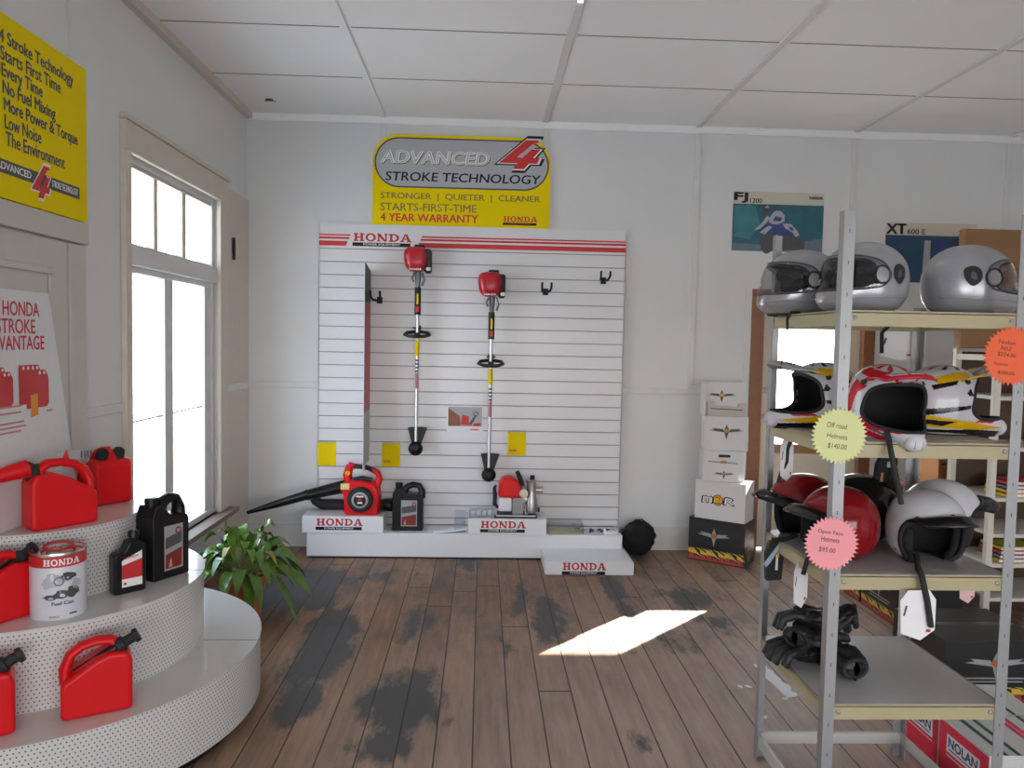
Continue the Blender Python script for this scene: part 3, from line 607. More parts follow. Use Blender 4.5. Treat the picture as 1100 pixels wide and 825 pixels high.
# pump engine
def pump():
    t = thing('water_pump', 'small red and silver engine water pump on a white block', 'pump', (.275, 5.93, .315))
    b = MB(); b.box(-.165, .165, -.10, .10, 0, .012); b.box(-.165, .165, -.108, -.10, 0, .022); b.build('base_plate', BLK, t, bevel=.003)
    MB().box(-.15, .155, -.109, -.106, .014, .022).build('base_trim', ALU, t)
    b = MB(); b.prism([(-.135, .15), (.055, .145), (.045, .235), (.005, .285), (-.045, .305), (-.10, .298), (-.125, .26)], -.075, .075); b.build('engine_shroud', RED, t, bevel=.02, seg=3)
    b = MB(); b.prism(rrect(-.13, .045, -.03, .15, .015), -.085, .04); b.build('fuel_tank', PLW, t, bevel=.012)
    b = MB()
    for k in range(6): b.box(-.03, .07, -.06, .06, .05+k*.016, .058+k*.016)
    b.box(-.02, .06, -.05, .05, .012, .15); b.build('cylinder_fins', STEEL, t)
    b = MB(); b.tube([(-.165, -.02, .22), (-.158, -.02, .16), (-.16, -.02, .09), (-.13, -.02, .06)], [.012, .017, .017, .012], 8); b.tube([(-.165, -.02, .22), (-.15, -.02, .235)], .01, 8); b.build('starter_guard', RUB, t, 50)
    b = MB(); b.tube([(.055, .0, .23), (.035, 0, .29), (.01, 0, .345)], [.018, .02, .016], 8); b.build('carry_handle', RUB, t, 50)
    b = MB(); b.cyl((.06, 0, .13), (.09, 0, .13), .05, 18); b.lathe([(.045, 0), (.05, .03), (.047, .10), (.035, .14), (.036, .24), (.04, .25), (.02, .262)], 20, c=(.125, -.01, .025)); b.box(.075, .10, -.03, .02, .0, .2); b.cyl((.13, 0, .20), (.20, 0, .20), .022, 14); b.cyl((.20, 0, .20), (.21, 0, .20), .028, 14)
    b.build('pump_body', mat('cast_aluminium', (.55, .55, .54), .4, .9), t, 40)
    MB().cyl((.13, -.01, .285), (.13, -.01, .315), .018, 12).build('filler_cap', RUB, t)
    MB().cyl((.175, -.03, .05), (.19, -.03, .05), .018, 12).build('drain_plug', RUB, t)
    MB().lathe([(.03, 0), (.034, .02), (.03, .03)], 16).build('air_filter', mat('cream_plastic', (.75, .62, .48), .5), t, 40, loc=(.06, -.075, .19), rot=(PI/2, 0, 0))
pump()

# small things on the plinth
def tray(name, label, cat, x, y, z, wd, dp, h, fill):
    t = thing(name, label, cat, (x, y, z))
    b = MB(); b.box(-wd/2, wd/2, -dp/2, dp/2, 0, .003); b.box(-wd/2, -wd/2+.003, -dp/2, dp/2, 0, h); b.box(wd/2-.003, wd/2, -dp/2, dp/2, 0, h); b.box(-wd/2, wd/2, dp/2-.003, dp/2, 0, h); b.box(-wd/2, wd/2, -dp/2, -dp/2+.003, 0, h*.7)
    b.build('tray', ACRY, t)
    fill(t); return t
def sachets(t):
    b = MB()
    for k in range(5):
        x = -.09+k*.042; b.prism([(x, .006), (x+.036, .006), (x+.033, .05+.01*(k % 2)), (x+.004, .048)], -.03+.008*k, -.022+.008*k)
    b.build('sachets', mat('silver_sachet', (.55, .57, .62), .3, .6), t, bevel=.002)
tray('clear_tray', 'clear plastic tray with silver sachets on the middle white block', 'tray', .02, 5.88, .315, .20, .15, .05, sachets)
def pads(t): MB().box(-.125, .125, -.09, -.02, .003, .02).build('yellow_card', mat('pale_yellow_card', (.62, .55, .25), .6), t)
tray('clear_tray', 'clear plastic tray with pale yellow card on the plinth, right of pump', 'tray', .665, 5.93, .195, .28, .20, .07, pads)
p = atZ(635, 566, .2)
for i in range(9):
    px = 618+5*i+(i % 3)*1.5; q = atZ(px, 563+(i % 2)*4, .2)
    o = MB().tube([(-.035, 0, .006), (-.012, .004, .012+.006*(i % 3)), (.02, -.004, .012), (.035, .002, .006)], [.006, .010, .007, .004], 8).build('spare_part', CHROME if i % 2 else DGREY, None, 60, loc=(q.x, 5.93-.02*(i % 3), .195), rot=(0, 0, .5*i))
    tag(o, ('shiny metal spare part in the small heap at the plinth right end' if i % 2 else 'dark metal spare part in the small heap at the plinth right end'), 'part', 'metal parts heaped on the plinth' if i % 2 else 'dark parts heaped on the plinth')
p = atZ(660, 573, .2)
tag(MB().prism([(-.055, 0), (.055, 0), (.05, .03), (-.05, .03)], 0, .002).build('label_card', PAPER, loc=(p.x-.03, PF+.03, .196), rot=(-.9, 0, 0)), 'small white card lying at the right front edge of the plinth', 'card')
p = atZ(482, 566, .2)
tag(MB().grid(lambda u, v: ((u-.5)*.26, (v-.5)*.16, .002+.022*u*u+.008*math.sin(v*5)), 8, 6).build('leaflet', PAPER, None, 60, solid=.0012, loc=(p.x+.01, 5.90, .196), rot=(0, 0, .15)), 'white curled leaflet lying on the plinth between bottle and pump block', 'leaflet')
p = atZ(495, 568, .2)
t = thing('acrylic_holder', 'small clear upright holder leaning by the left end of the pump block', 'holder', (p.x-.005, PF+.05, .195))
MB().box(-.045, .045, 0, .003, 0, .12).box(-.045, .045, .045, .048, 0, .16).box(-.045, .045, 0, .048, 0, .003).build('holder', ACRY, t)

# round black bag by the wall
t = thing('round_bag', 'round black crumpled bag on the floor by the right end of the plinth', 'bag', (1.26, 5.975, 0))
def bag(u, v):
    a = u*2*PI; e = (v-.5)*PI; n = 1+.07*math.sin(3*a+2*e)+.05*math.sin(7*a+4*math.sin(3*e))+.03*math.sin(13*e+5*a)
    return (.135*math.cos(e)*math.cos(a)*n, .10*math.cos(e)*math.sin(a)*n, .135+.133*math.sin(e)*(1+.03*math.sin(5*a)))
MB().grid(bag, 40, 22, 0, True).build('bag', FABK, t, 80)
MB().tube([(-.06, -.02, .255), (-.03, -.02, .28), (.02, -.02, .285), (.06, -.02, .255)], .007, 6).build('drawcord', RUB, t, 60)

# ------------------------------------------------------------------ left wall signs
def yw(px, py, X=XL): p = atX(px, py, X); return p.y, p.z
root = thing('wall_sign', 'large yellow sign with black sales text high on the left wall', 'sign', (XL+.026, 0, 0), LW)
sx1 = yw(86, 75)[0]; sz1 = 2.862; sz0 = 2.172; sx0 = sx1-.82
MB().prism(rrect(sx0, sz0, sx1, sz1, .006, 3), 0, .022).build('board', YEL, root)
b = MB()
LX = 3.035
LINES = (('4 Stroke Technology', .5, 79), ('Starts First Time', 1.5, 65.5), ('Every Time', 2.5, 46), ('No Fuel Mixing', 3.5, 59.5), ('More Power & Torque', 4.5, 83), ('Low Noise', 5, 44), ('The Environment', 6, 69))
zA = yw(79, 87, XL+.027)[1]; zB = yw(69, 175, XL+.027)[1]
for i, (tx, pa, pb) in enumerate(LINES):
    ya, yb_ = yw(pa, 120, XL+.027)[0], yw(pb, 120, XL+.027)[0]
    b.text(tx, ya, zA-.026+(zB-zA)*i/6-(.012 if 'y' in tx or 'g' in tx or 'q' in tx else 0), yb_-ya, .052 if not ('y' in tx or 'g' in tx or 'q' in tx) else .064, -.001, 0, .016)
yl, zl = yw(0, 183); yr, zr = yw(79, 213); zb_ = 2.265
b.poly([(2.80, zb_), (yr, zb_), (yr, zb_+.052), (2.80, zb_+.052)], -.001, 0)
b.text('ADVANCED', yw(-12, 190)[0], zb_+.014, yw(26, 190)[0]-yw(-12, 190)[0], .028, -.0016, 1, .012); b.text('STROKE TECHNOLOGY', yw(49, 205)[0], zb_+.014, yw(77, 205)[0]-yw(49, 205)[0], .028, -.0016, 1, .012)
a = yw(26, 205)[0]; four(b, a, zb_-.05, .135, -.0022, 1, 2)
b.build('lettering', [DGREY, WPRINT, SIGNRED], root)

PX = -1.806
root = thing('poster_board', 'white poster board with red heading leaning by the door on the top tier', 'poster', (PX, 0, .902), 0, rot=(math.radians(-.6), 0, LW))
py1 = yw(78, 470, PX)[0]; pyt = yw(55, 315, PX)[0]; ph = .925
MB().prism([(2.60, 0), (py1+.05, 0), (pyt, ph), (2.60, ph)], 0, .005).build('board', mat('poster_white', (.70, .71, .72), .5), root)
b = MB()
for tx, xa, xb, yy in (('THE', -27, 0, 340.5), ('HONDA', 5.6, 44.5, 340.5), ('4', -14, -6, 358.5), ('STROKE', -1.5, 40, 358.5), ('ADVANTAGE', -16.5, 49.6, 375.5)):
    q0 = yw(xa, 350, PX+.001)[0]; q1, zq = yw(xb, yy, PX+.001); zq = yw(45, yy, PX+.001)[1]
    b.text(tx, q0, zq-.902, q1-q0, .056, -.0012, 0, .010)
def cans(y0, z0, wd, h, n):
    for k in range(n):
        o = k*.30*wd; pts = [(y0+o, z0-.12*k*h), (y0+o+wd*.9, z0-.12*k*h-.0), (y0+o+wd, z0+.1*h-.12*k*h), (y0+o+wd, z0+h*.75-.1*k*h), (y0+o+wd*.85, z0+h-.14*k*h), (y0+o, z0+h-.14*k*h)]
        b.poly(pts, -.0012-.0003*k, 0)
        for q in range(4-2*k): b.poly(ell(y0+o+wd*(.2+.2*q+.4*k), z0+h*(.92-.14*k), wd*.05, wd*.05, 8), -.0016-.0003*k, 2)
y0, z0 = yw(22, 441, PX); y1, z1 = yw(52, 391, PX); cans(y0, z0-.902+.02, (y1-y0)*.8, z1-z0-.02, 2)
b.poly([(y0+.075, z0-.902-.035), (y0+.125, z0-.902-.03), (y0+.125, z0-.902+.06), (y0+.075, z0-.902+.055)], -.0022, 1)
y0, z0 = yw(-14, 441, PX); y1, z1 = yw(14, 394, PX); cans(y0, z0-.902+.02, (y1-y0)*.8, z1-z0-.02, 2)
for k, (xa, ya, xb) in enumerate(((0, 440, 24), (0, 447, 24), (0, 458, 27), (0, 463, 29), (0, 468, 24), (51, 442, 57))):
    y0, z0 = yw(xa, ya, PX); y1 = yw(xb, ya, PX)[0]; b.poly([(y0, z0-.902), (y1, z0-.902), (y1, z0-.902+.007), (y0, z0-.902+.007)], -.0012, 3)
b.build('print', [SIGNRED, mat('amber_print', (.75, .28, .02), .5), WPRINT, mat('pink_red_print', (.55, .2, .2), .5)], root)

# ------------------------------------------------------------------ tiered display
DCX, DCY = -1.87, 3.30
def perf(R):
    m = bpy.data.materials.new('perforated_panel'); m.use_nodes = True; t = m.node_tree; n = t.nodes; L = t.links; bs = n['Principled BSDF']
    c = n.new('ShaderNodeTexCoord'); s = n.new('ShaderNodeSeparateXYZ'); L.new(c.outputs['Object'], s.inputs[0])
    def M(op, a, b=None):
        q = n.new('ShaderNodeMath'); q.operation = op
        for i, v in enumerate((a, b)):
            if v is None: continue
            if isinstance(v, (int, float)): q.inputs[i].default_value = v
            else: L.new(v, q.inputs[i])
        return q.outputs[0]
    P = .0145
    u = M('DIVIDE', M('MULTIPLY', M('ARCTAN2', s.outputs[1], s.outputs[0]), R), P*1.15); v = M('DIVIDE', s.outputs[2], P)
    row = M('FLOOR', v); uu = M('ADD', u, M('MULTIPLY', M('MODULO', row, 2.), .5))
    fu = M('SUBTRACT', M('FRACT', M('ADD', uu, 50.)), .5); fv = M('SUBTRACT', M('FRACT', v), .5)
    d = M('SQRT', M('ADD', M('MULTIPLY', M('MULTIPLY', fu, fu), 1.32), M('MULTIPLY', fv, fv)))
    dot = M('LESS_THAN', d, .20)
    mx = n.new('ShaderNodeMix'); mx.data_type = 'RGBA'; L.new(dot, mx.inputs[0]); mx.inputs[6].default_value = (.66, .655, .63, 1); mx.inputs[7].default_value = (.13, .13, .15, 1)
    L.new(mx.outputs[2], bs.inputs['Base Color']); bs.inputs['Roughness'].default_value = .25
    return m
root = thing('tiered_display_stand', 'white half-round three-tier display stand with perforated sides against the left wall', 'display stand', (DCX, DCY, 0))
SHELFW = mat('glossy_shelf_enamel', (.64, .625, .59), .10, var=.02)
def arcpts(r, x_min=XL+.006-DCX):
    a = math.acos(x_min/r); n = 72
    return [(r*math.cos(-a+2*a*i/n), r*math.sin(-a+2*a*i/n)) for i in range(n+1)]
def slab(b, pts, z0, z1, mi=0):
    n = len(pts); b.add([(x, y, z0) for x, y in pts]+[(x, y, z1) for x, y in pts], [tuple(range(n-1, -1, -1)), tuple(range(n, 2*n))]+[(i, (i+1) % n, n+(i+1) % n, n+i) for i in range(n)], mi)
b = MB(); slab(b, arcpts(.845), 0, .055); b.build('kick_base', BLK, root, 30)
for r, z0, z1, nm in ((.897, .055, .316, 'lower_tier'), (.652, .320, .616, 'middle_tier'), (.392, .620, .896, 'upper_tier')):
    b = MB(); slab(b, arcpts(r), z0, z1); o = b.build(nm, perf(r), root, 30)
    b = MB(); slab(b, arcpts(r+.004), z1, z1+.004); b.build('shelf_top', SHELFW, o, 30)
b = MB(); b.box(.655, .893, .085, .090, .3199, .3206); b.build('seam', DGREY, root)
b = MB(); b.box(.395, .648, .13, .134, .6199, .6206); b.build('seam', DGREY, root)

# jerry cans
def jerry(label, loc, rz, wd, h, dp, flip, spout, group='red jerry cans on the tiers'):
    t = thing('jerry_can', label, 'jerry can', loc, rz, group); s = wd/2; F = -1 if flip else 1
    def X(p): return [(F*x, z) for x, z in (p if F > 0 else p[::-1])]
    b = MB(); b.prism(X([(-s*.97, 0), (s*.97, 0), (s, .05*h), (s*1.0, .68*h), (s*.90, .80*h), (s*.35, .82*h), (-s*.10, .74*h), (-s*.94, .50*h), (-s, .42*h), (-s, .05*h)]), -dp/2, dp/2)
    b.build('body', RED, t, bevel=.028*h/.26, seg=4)
    k = h/.26
    b = MB(); b.tube([(F*x, 0, z) for x, z in ((-s*.84, .44*h), (-s*.88, .62*h), (-s*.72, .80*h), (-s*.42, .90*h), (-s*.0, .945*h), (s*.38, .935*h), (s*.62, .87*h), (s*.68, .76*h))], [.022*k, .020*k, .018*k, .017*k, .017*k, .018*k, .020*k, .024*k], 10, flat=1.5)
    b.build('handle', RED, t, 60)
    b = MB(); b.poly([(F*-s*.80, .34*h), (F*s*.5, .34*h), (F*s*.5, .36*h), (F*-s*.80, .36*h)] if F > 0 else [(F*s*.5, .34*h), (F*-s*.80, .34*h), (F*-s*.80, .36*h), (F*s*.5, .36*h)], -dp/2-.0006)
    if spout == 'strapped':   # nozzle stowed under the handle, cap end sticking out past the shoulder
        b = MB(); b.tube([(F*-s*.62, 0, .56*h), (F*-s*.2, -.01, .66*h), (F*s*.55, -.015, .83*h), (F*s*.62, -.015, .845*h)], [.011*k, .014*k, .019*k, .019*k], 12); b.build('spout', BLK, t, 50)
        b = MB(); b.tube([(F*s*.56, -.015, .83*h), (F*s*.60, -.015, .84*h), (F*s*.78, -.015, .88*h), (F*s*.80, -.015, .885*h), (F*s*1.10, -.015, .95*h)], [.018*k, .028*k, .028*k, .019*k, .019*k], 12)
        b.tube([(F*s*1.05, -.015, .94*h), (F*s*1.08, -.015, .945*h), (F*s*1.20, -.015, .97*h)], [.018*k, .028*k, .026*k], 8); b.build('cap', RUB, t, 40)
    elif spout == 'red':      # red pouring spout screwed on with a black collar
        b = MB(); b.tube([(F*s*.72, -.0, .76*h), (F*s*.86, 0, .90*h)], [.034*k, .032*k], 14); b.tube([(F*s*.80, 0, .84*h), (F*s*1.02, 0, .90*h)], [.028*k, .028*k], 12); b.build('cap', RUB, t, 40)
        b = MB(); b.tube([(F*s*.98, -.01, .90*h), (F*s*1.5, -.01, .86*h), (F*s*2.0, -.01, .80*h)], [.034*k, .030*k, .020*k], 12); b.build('spout', RED, t, 50)
        b = MB(); b.box(min(F*s*.1, F*-s*.75), max(F*s*.1, F*-s*.75), -.006, -.004, .965*h, 1.10*h, 0)
        for q in range(4): b.box(F*-s*.62+.012*q, F*-s*.62+.012*q+.006, -.0075, -.006, .98*h, 1.08*h, 1)
        b.prism([(F*-s*.02, .97*h), (F*-s*.02+.03, .97*h), (F*-s*.02+.02, 1.13*h)], -.009, -.006, 2); b.build('paper_tag', [HGRY, DGREY, SIGNRED], t)
    else:                     # two black caps on the end shoulder
        b = MB()
        for q in (-1, 1): b.tube([(F*s*.55, q*.036, .78*h), (F*s*.62, q*.036, .90*h), (F*s*.72, q*.036, .96*h)], [.026*k, .028*k, .024*k], 12)
        b.build('cap', RUB, t, 50)
        b = MB(); b.tube([(F*s*.55, 0.01, .84*h), (F*s*.58, .005, 1.03*h)], [.018*k, .008*k], 8); b.build('spout', RED, t, 50)
    return t
R_ = math.radians
def onrow(x, y, z): return (x, y, z)
jerry('red jerry can with black nozzle under its handle, on lowest tier right of another can', (-1.362, 2.75, .3205), R_(28), .225, .262, .13, False, 'strapped')
jerry('red jerry can at the left edge of the photo on the lowest tier', (-1.668, 2.565, .3205), R_(30), .225, .262, .13, False, 'strapped')
jerry('red jerry can with black cap at far left edge on the middle tier', (-1.737, 2.800, .6205), R_(62), .215, .25, .10, False, 'strapped')
jerry('large red jerry can with open handle and left-pointing spout on the top tier', (-1.668, 3.096, .9005), R_(50), .245, .268, .11, True, 'red')
jerry('red jerry can seen end-on with two black caps at the rear of top tier', (-1.715, 3.545, .9005), R_(143), .19, .25, .165, True, 'caps')

# fuel tin
t = thing('fuel_tin', 'white and red round metal fuel tin with wire handle on the middle tier', 'tin', (-1.565, 2.885, .6205), R_(32)); t.scale = (.93, .93, .91)
MB().lathe([(.098, 0), (.100, .004), (.100, .262), (.097, .268)], 48, capt=False).build('body', mat('pale_tin_print', (.66, .67, .74), .3, var=.03), t, 40)
MB().lathe([(.1006, .214), (.1006, .256)], 48, capb=False, capt=False).build('red_band', SIGNRED, t, 40)
MB().lathe([(.101, .256), (.1025, .262), (.1005, .27), (.094, .268), (.09, .258), (.0, .258)], 48, capb=False, capt=False).build('rim', mat('tinplate', (.6, .55, .48), .25, 1.), t, 40)
MB().lathe([(.028, .258), (.028, .275), (.024, .278)], 24, c=(-.015, -.01, 0)).build('cap', CHROME, t, 40)
MB().tube([(.035*math.cos(a)*1.45, -.02+.018*math.sin(a), .282+.012*math.sin(a)) for a in [2*PI*i/20 for i in range(20)]], .0055, 8, closed=True).tube([(-.035, -.02, .278), (-.06, -.01, .262)], .006, 6).tube([(.035, -.02, .278), (.06, -.01, .262)], .006, 6).build('handle', DRED, t, 60)
b = MB()
def wrap(mi, s=None, x=0, z=0, wd=0, h=0, r=.1012, pts=None, slab_=False):
    tmp = MB()
    if s == 'HONDA': tmp.honda(x, z, wd, h, 0, mi)
    elif s: tmp.text(s, x, z, wd, h, 0, mi, .02)
    else: tmp.poly(pts, 0, mi)
    b.add([(r*math.sin(v[0]/.1), -r*math.cos(v[0]/.1), v[2]) for v in tmp.v], tmp.f, tmp.mi)
wrap(0, 'HONDA', -.058, .222, .13, .026)
def blob(cx, cz, rx, rz, n=14): return [(cx+rx*math.cos(2*PI*i/n)*(1+.2*math.sin(3*i)), cz+rz*math.sin(2*PI*i/n)*(1+.2*math.cos(5*i))) for i in range(n)]
for cx, cz, rx, rz, mi in ((-.02, .165, .035, .026, 1), (-.045, .15, .02, .02, 1), (.03, .175, .028, .016, 2), (.01, .105, .032, .016, 2), (.045, .11, .025, .022, 2), (-.03, .095, .03, .01, 2), (.06, .14, .02, .02, 1)): wrap(mi, pts=blob(cx, cz, rx, rz))
tmp = MB(); tmp.ring(ell(-.005, .158, .019, .019, 18), ell(-.005, .158, .013, .013, 18), 0, 3); b.add([(.1018*math.sin(v[0]/.1), -.1018*math.cos(v[0]/.1), v[2]) for v in tmp.v], tmp.f, tmp.mi)
wrap(4, 'Fuel Can', -.03, .062, .075, .014); wrap(5, 'HONDA', -.04, .012, .035, .008); wrap(2, pts=[(.03, .018), (.06, .018), (.06, .024), (.03, .024)])
b.build('print', [WPRINT, mat('pale_blue_grey_print', (.45, .48, .52), .4), DGREY, mat('mid_grey_print', (.18, .19, .2), .4), mat('navy_print', (.06, .05, .12), .4), SIGNRED], t)

bottle('small black oil bottle with red and white label on the middle tier', (-1.425, 3.135, .6205), R_(46), .125, .235, .06, 'small', 'black oil bottles')
bottle('large black handled oil bottle with dark red label on the middle tier', (-1.372, 3.350, .6205), R_(62), .185, .345, .11, 'big', 'black oil bottles')

# ------------------------------------------------------------------ potted plant
px_, py_ = -1.40, 4.58
t = thing('potted_plant', 'leafy green pot plant in a terracotta pot beneath the side window', 'plant', (px_, py_, 0))
MB().lathe([(.095, 0), (.125, .20), (.14, .20), (.145, .25), (.132, .25), (.128, .225), (.0, .222)], 32, capt=False).build('pot', TERRA, t, 40)
MB().lathe([(.126, .222), (.08, .232), (.001, .236)], 24, capb=False, capt=False).build('soil', SOIL, t, 60)
b = MB(); st = MB(); rnd = random.Random(5)
for k in range(74):
    a = k*2.399+rnd.uniform(-.3, .3); ring = (k/74)**.8
    reach = .10+.27*ring+rnd.uniform(-.04, .05); up = .20*(1-ring)+.06+rnd.uniform(-.03, .06); Wd = rnd.uniform(.026, .042)
    base = Vector((.05*math.cos(a), .05*math.sin(a), .23)); h = Vector((math.cos(a), math.sin(a), 0)); side = Vector((-math.sin(a), math.cos(a), 0))
    if base.x+px_+h.x*reach < XL+.10: reach = max(.08, (XL+.10-px_-base.x)/h.x)
    drop = (.30 if k % 5 == 0 else .13)*ring
    tip = base+h*reach+Vector((0, 0, up-drop)); peak = base+h*reach*.55+Vector((0, 0, up+.07+.04*(1-ring)))
    tilt = rnd.uniform(-.7, .7); s2 = (side*math.cos(tilt)+Vector((0, 0, 1))*math.sin(tilt))
    def bez(q): return base*(1-q)**2+peak*2*q*(1-q)+tip*q*q
    st.tube([bez(q) for q in (0, .15, .3, .38)], [.004, .0035, .003, .002], 5)
    vs = []; fs = []; n = 10
    for i in range(n+1):
        q = .28+.72*i/n; wv = Wd*math.sin(PI*min(1, (i/n)**.8*.96+.03))**.75; c = bez(q)+Vector((0, 0, -.05*(i/n)**3*ring)); nrm = Vector((0, 0, 1))
        vs += [c-s2*wv+nrm*wv*.3, c, c+s2*wv+nrm*wv*.3]
    for i in range(n): fs += [(3*i, 3*i+1, 3*i+4, 3*i+3), (3*i+1, 3*i+2, 3*i+5, 3*i+4)]
    b.add(vs, fs, [1 if (k % 11 == 4) else 0]*len(fs))
b.build('foliage', [LEAF, mat('yellowing_leaf', (.26, .24, .03), .4, var=.3, scale=8)], t, 70); st.build('stems', mat('green_stem', (.16, .22, .05), .5), t, 60)

# ------------------------------------------------------------------ carton stack by the back door
WCARD = mat('white_carton', (.66, .66, .65), .55, var=.02)
BCARD = mat('black_carton', (.018, .018, .020), .4)
def wings(b, cx, cz, w_, h_, y, m1, m2):
    for s in (-1, 1):
        P = [(cx+s*w_*.06, cz-.05*h_), (cx+s*w_*.5, cz+.10*h_), (cx+s*w_*.34, cz+.16*h_), (cx+s*w_*.42, cz+.26*h_), (cx+s*w_*.10, cz+.20*h_)]
        b.poly(P if s < 0 else P[::-1], y, m1)
    b.poly([(cx-w_*.08, cz+.10*h_), (cx, cz-.62*h_), (cx+w_*.08, cz+.10*h_), (cx, cz+.55*h_)], y-.0004, m1); b.poly(ell(cx, cz+.08*h_, w_*.085, h_*.16, 12), y-.0008, m2)
def flames(b, x0, x1, z, h, y, m1, m2, n=9):
    for k in range(n):
        u = x0+(x1-x0)*k/n; d = (x1-x0)/n; sg = (1, .6, .85)[k % 3]
        b.poly([(u, z), (u+d*1.05, z), (u+d*.8, z+h*.35*sg), (u+d*.1, z+h*.45*sg)], y, m2); b.poly([(u, z+h*.42), (u+d*1.3, z+h*.36*sg), (u+d*.7, z+h*.66*sg), (u-d*.1, z+h*.72)], y-.0004, m1); b.poly([(u+d*.1, z+h*.78), (u+d*1.1, z+h*.62), (u+d*.9, z+h*.74)], y-.0004, m1)
FY, FR = mat('yellow_flame_print', (.70, .50, .06), .45), mat('red_flame_print', (.40, .05, .04), .45)
ORP = mat('amber_logo_print', (.80, .38, .03), .45)
def frame_box(x0, x1, z0, z1, yf, depth, rz, name, label, m, group):
    t = thing(name, label, 'box', (x0, yf, z0), rz, group); W = (x1-x0)
    MB().box(0, W, 0, depth, 0, z1-z0-.001).build('carton', m, t, bevel=.003)
    return t, W, z1-z0
A_ = R_(-36)
GB = 'helmet cartons stacked by the back door'
FB = Vector((1.632, 5.872))
t, W_, H_ = frame_box(FB.x, FB.x+.44, 0, .335, FB.y, .25, A_, 'helmet_carton', 'black carton with flame band at the bottom of the stack by the back door', BCARD, GB)
b = MB(); wings(b, W_*.46, .20, .26, .12, -.001, 0, 1); flames(b, .005, W_-.005, .01, .115, -.001, 2, 3); b.build('front_print', [HGRY, mat('rust_print', (.45, .12, .03), .4), FY, FR], t)
b = MB(); wings(b, .11, .215, .12, .10, 0, 0, 0); b.poly([(.04, .10), (.17, .13), (.17, .15), (.04, .12)], 0, 0); b.poly([(.06, .03), (.14, .03), (.14, .10), (.06, .09)], 0, 1)
o = b.build('side_print', [mat('dim_logo_print', (.16, .13, .08), .4), mat('brown_mark', (.2, .12, .06), .5)], t, loc=(W_+.001, 0, 0), rot=(0, 0, PI/2))
t, W_, H_ = frame_box(FB.x+.035, FB.x+.425, .335, .635, FB.y-.025, .215, A_, 'helmet_carton', 'white carton with orange and black lettering, second from the bottom of the stack', WCARD, GB)
b = MB(); cx = W_*.46; cz = .155
b.ring(ell(cx, cz, .042, .042, 20), ell(cx, cz, .036, .036, 20), -.0012, 1); b.poly(ell(cx, cz, .037, .037, 20), -.0008, 0); b.text('2', cx-.018, cz-.024, .036, .048, -.0016, 1, .03); b.text('2', cx-.014, cz-.019, .028, .038, -.002, 2, .01)
b.text('m', cx-.125, cz-.03, .085, .052, -.001, 1, .05, .12); b.text('m', cx-.119, cz-.026, .073, .044, -.0014, 3, .0, .12); b.text('R', cx+.045, cz-.03, .085, .058, -.001, 1, .05, .15); b.text('R', cx+.051, cz-.026, .073, .05, -.0014, 3, .0, .15)
b.build('front_print', [ORP, BLK, YEL, WPRINT], t)
t, W_, H_ = frame_box(FB.x+.055, FB.x+.365, .635, .872, 5.745, .20, R_(-9), 'helmet_carton', 'white carton with hand slot and winged marks in the middle of the stack', WCARD, GB)
b = MB(); b.poly(rrect(.115, .186, .205, .208, .009), -.001, 1); b.poly([(.04, .150), (.26, .140), (.26, .146), (.04, .156)], -.001, 2); b.poly(ell(.155, .15, .03, .012, 14), -.0014, 0); wings(b, .16, .055, .16, .06, -.001, 2, 0); b.build('front_print', [mat('muted_orange_print', (.45, .22, .08), .5), BLK, DGREY], t)
t, W_, H_ = frame_box(FB.x+.065, FB.x+.385, .872, 1.135, 5.745, .20, R_(-8), 'helmet_carton', 'white carton with one winged mark, second from the top of the stack', WCARD, GB)
b = MB(); wings(b, .16, .145, .26, .10, -.001, 1, 0); b.build('front_print', [mat('muted_orange_print', (.45, .22, .08), .5), DGREY], t)
t = thing('helmet_carton', 'white carton open at its front tray, topmost of the stack by the back door', 'box', (FB.x+.05, 5.745, 1.136), R_(-8), GB)
b = MB(); b.box(0, .315, .03, .20, 0, .255); b.box(0, .012, 0, .03, 0, .255); b.build('carton', WCARD, t, bevel=.002)
b = MB(); b.prism([(.03, 0), (.315, 0), (.315, .095), (.265, .095), (.255, .07), (.085, .075), (.08, .105), (.03, .105)], -.002, .03); b.build('front_tray', mat('grey_carton_inside', (.50, .47, .44), .6), t)
b = MB(); wings(b, .135, .150, .22, .08, .029, 1, 0); b.poly([(.05, .052), (.29, .045), (.29, .052), (.05, .059)], -.0026, 1); b.build('front_print', [ORP, DGREY], t)

# ------------------------------------------------------------------ posters on the back wall
def poster(label, pa, pb, big, small, dx):
    a = atY(*pa, YB-.003); c = atY(*pb, YB-.003); wd = c.x-a.x; h = a.z-c.z
    t = thing('motorbike_poster', label, 'poster', (a.x, YB-.003, c.z), 0, 'motorbike posters on the back wall')
    MB().box(0, wd, 0, .0025, 0, h).build('sheet', mat('cream_poster_paper', (.60, .55, .46), .55), t)
    return t, wd, h
t, wd, h = poster('teal poster of a leaning racing motorbike on the back wall, left of the rack post', (788, 205), (883, 271.5), 'FJ', '1200', 0)
b = MB(); P = h*.79
b.poly([(0, 0), (wd, 0), (wd, P), (0, P)], -.0006, 0); b.poly([(0, 0), (wd, 0), (wd, P*.30), (.45*wd, P*.13), (0, P*.17)], -.001, 1)
b.poly([(.02*wd, P*.3), (.2*wd, P*.25), (.3*wd, P*.55), (.25*wd, P*.97), (.02*wd, P*.95)], -.001, 5)
X = lambda u: u*wd; Z = lambda v: v*P
def sh(P_, y, m): b.poly([(X(u), Z(v)) for u, v in P_], y, m)
b.poly(ell(X(.385), Z(.20), X(.075), Z(.25), 20), -.0014, 2); b.poly(ell(X(.385), Z(.20), X(.035), Z(.13), 16), -.0016, 6)
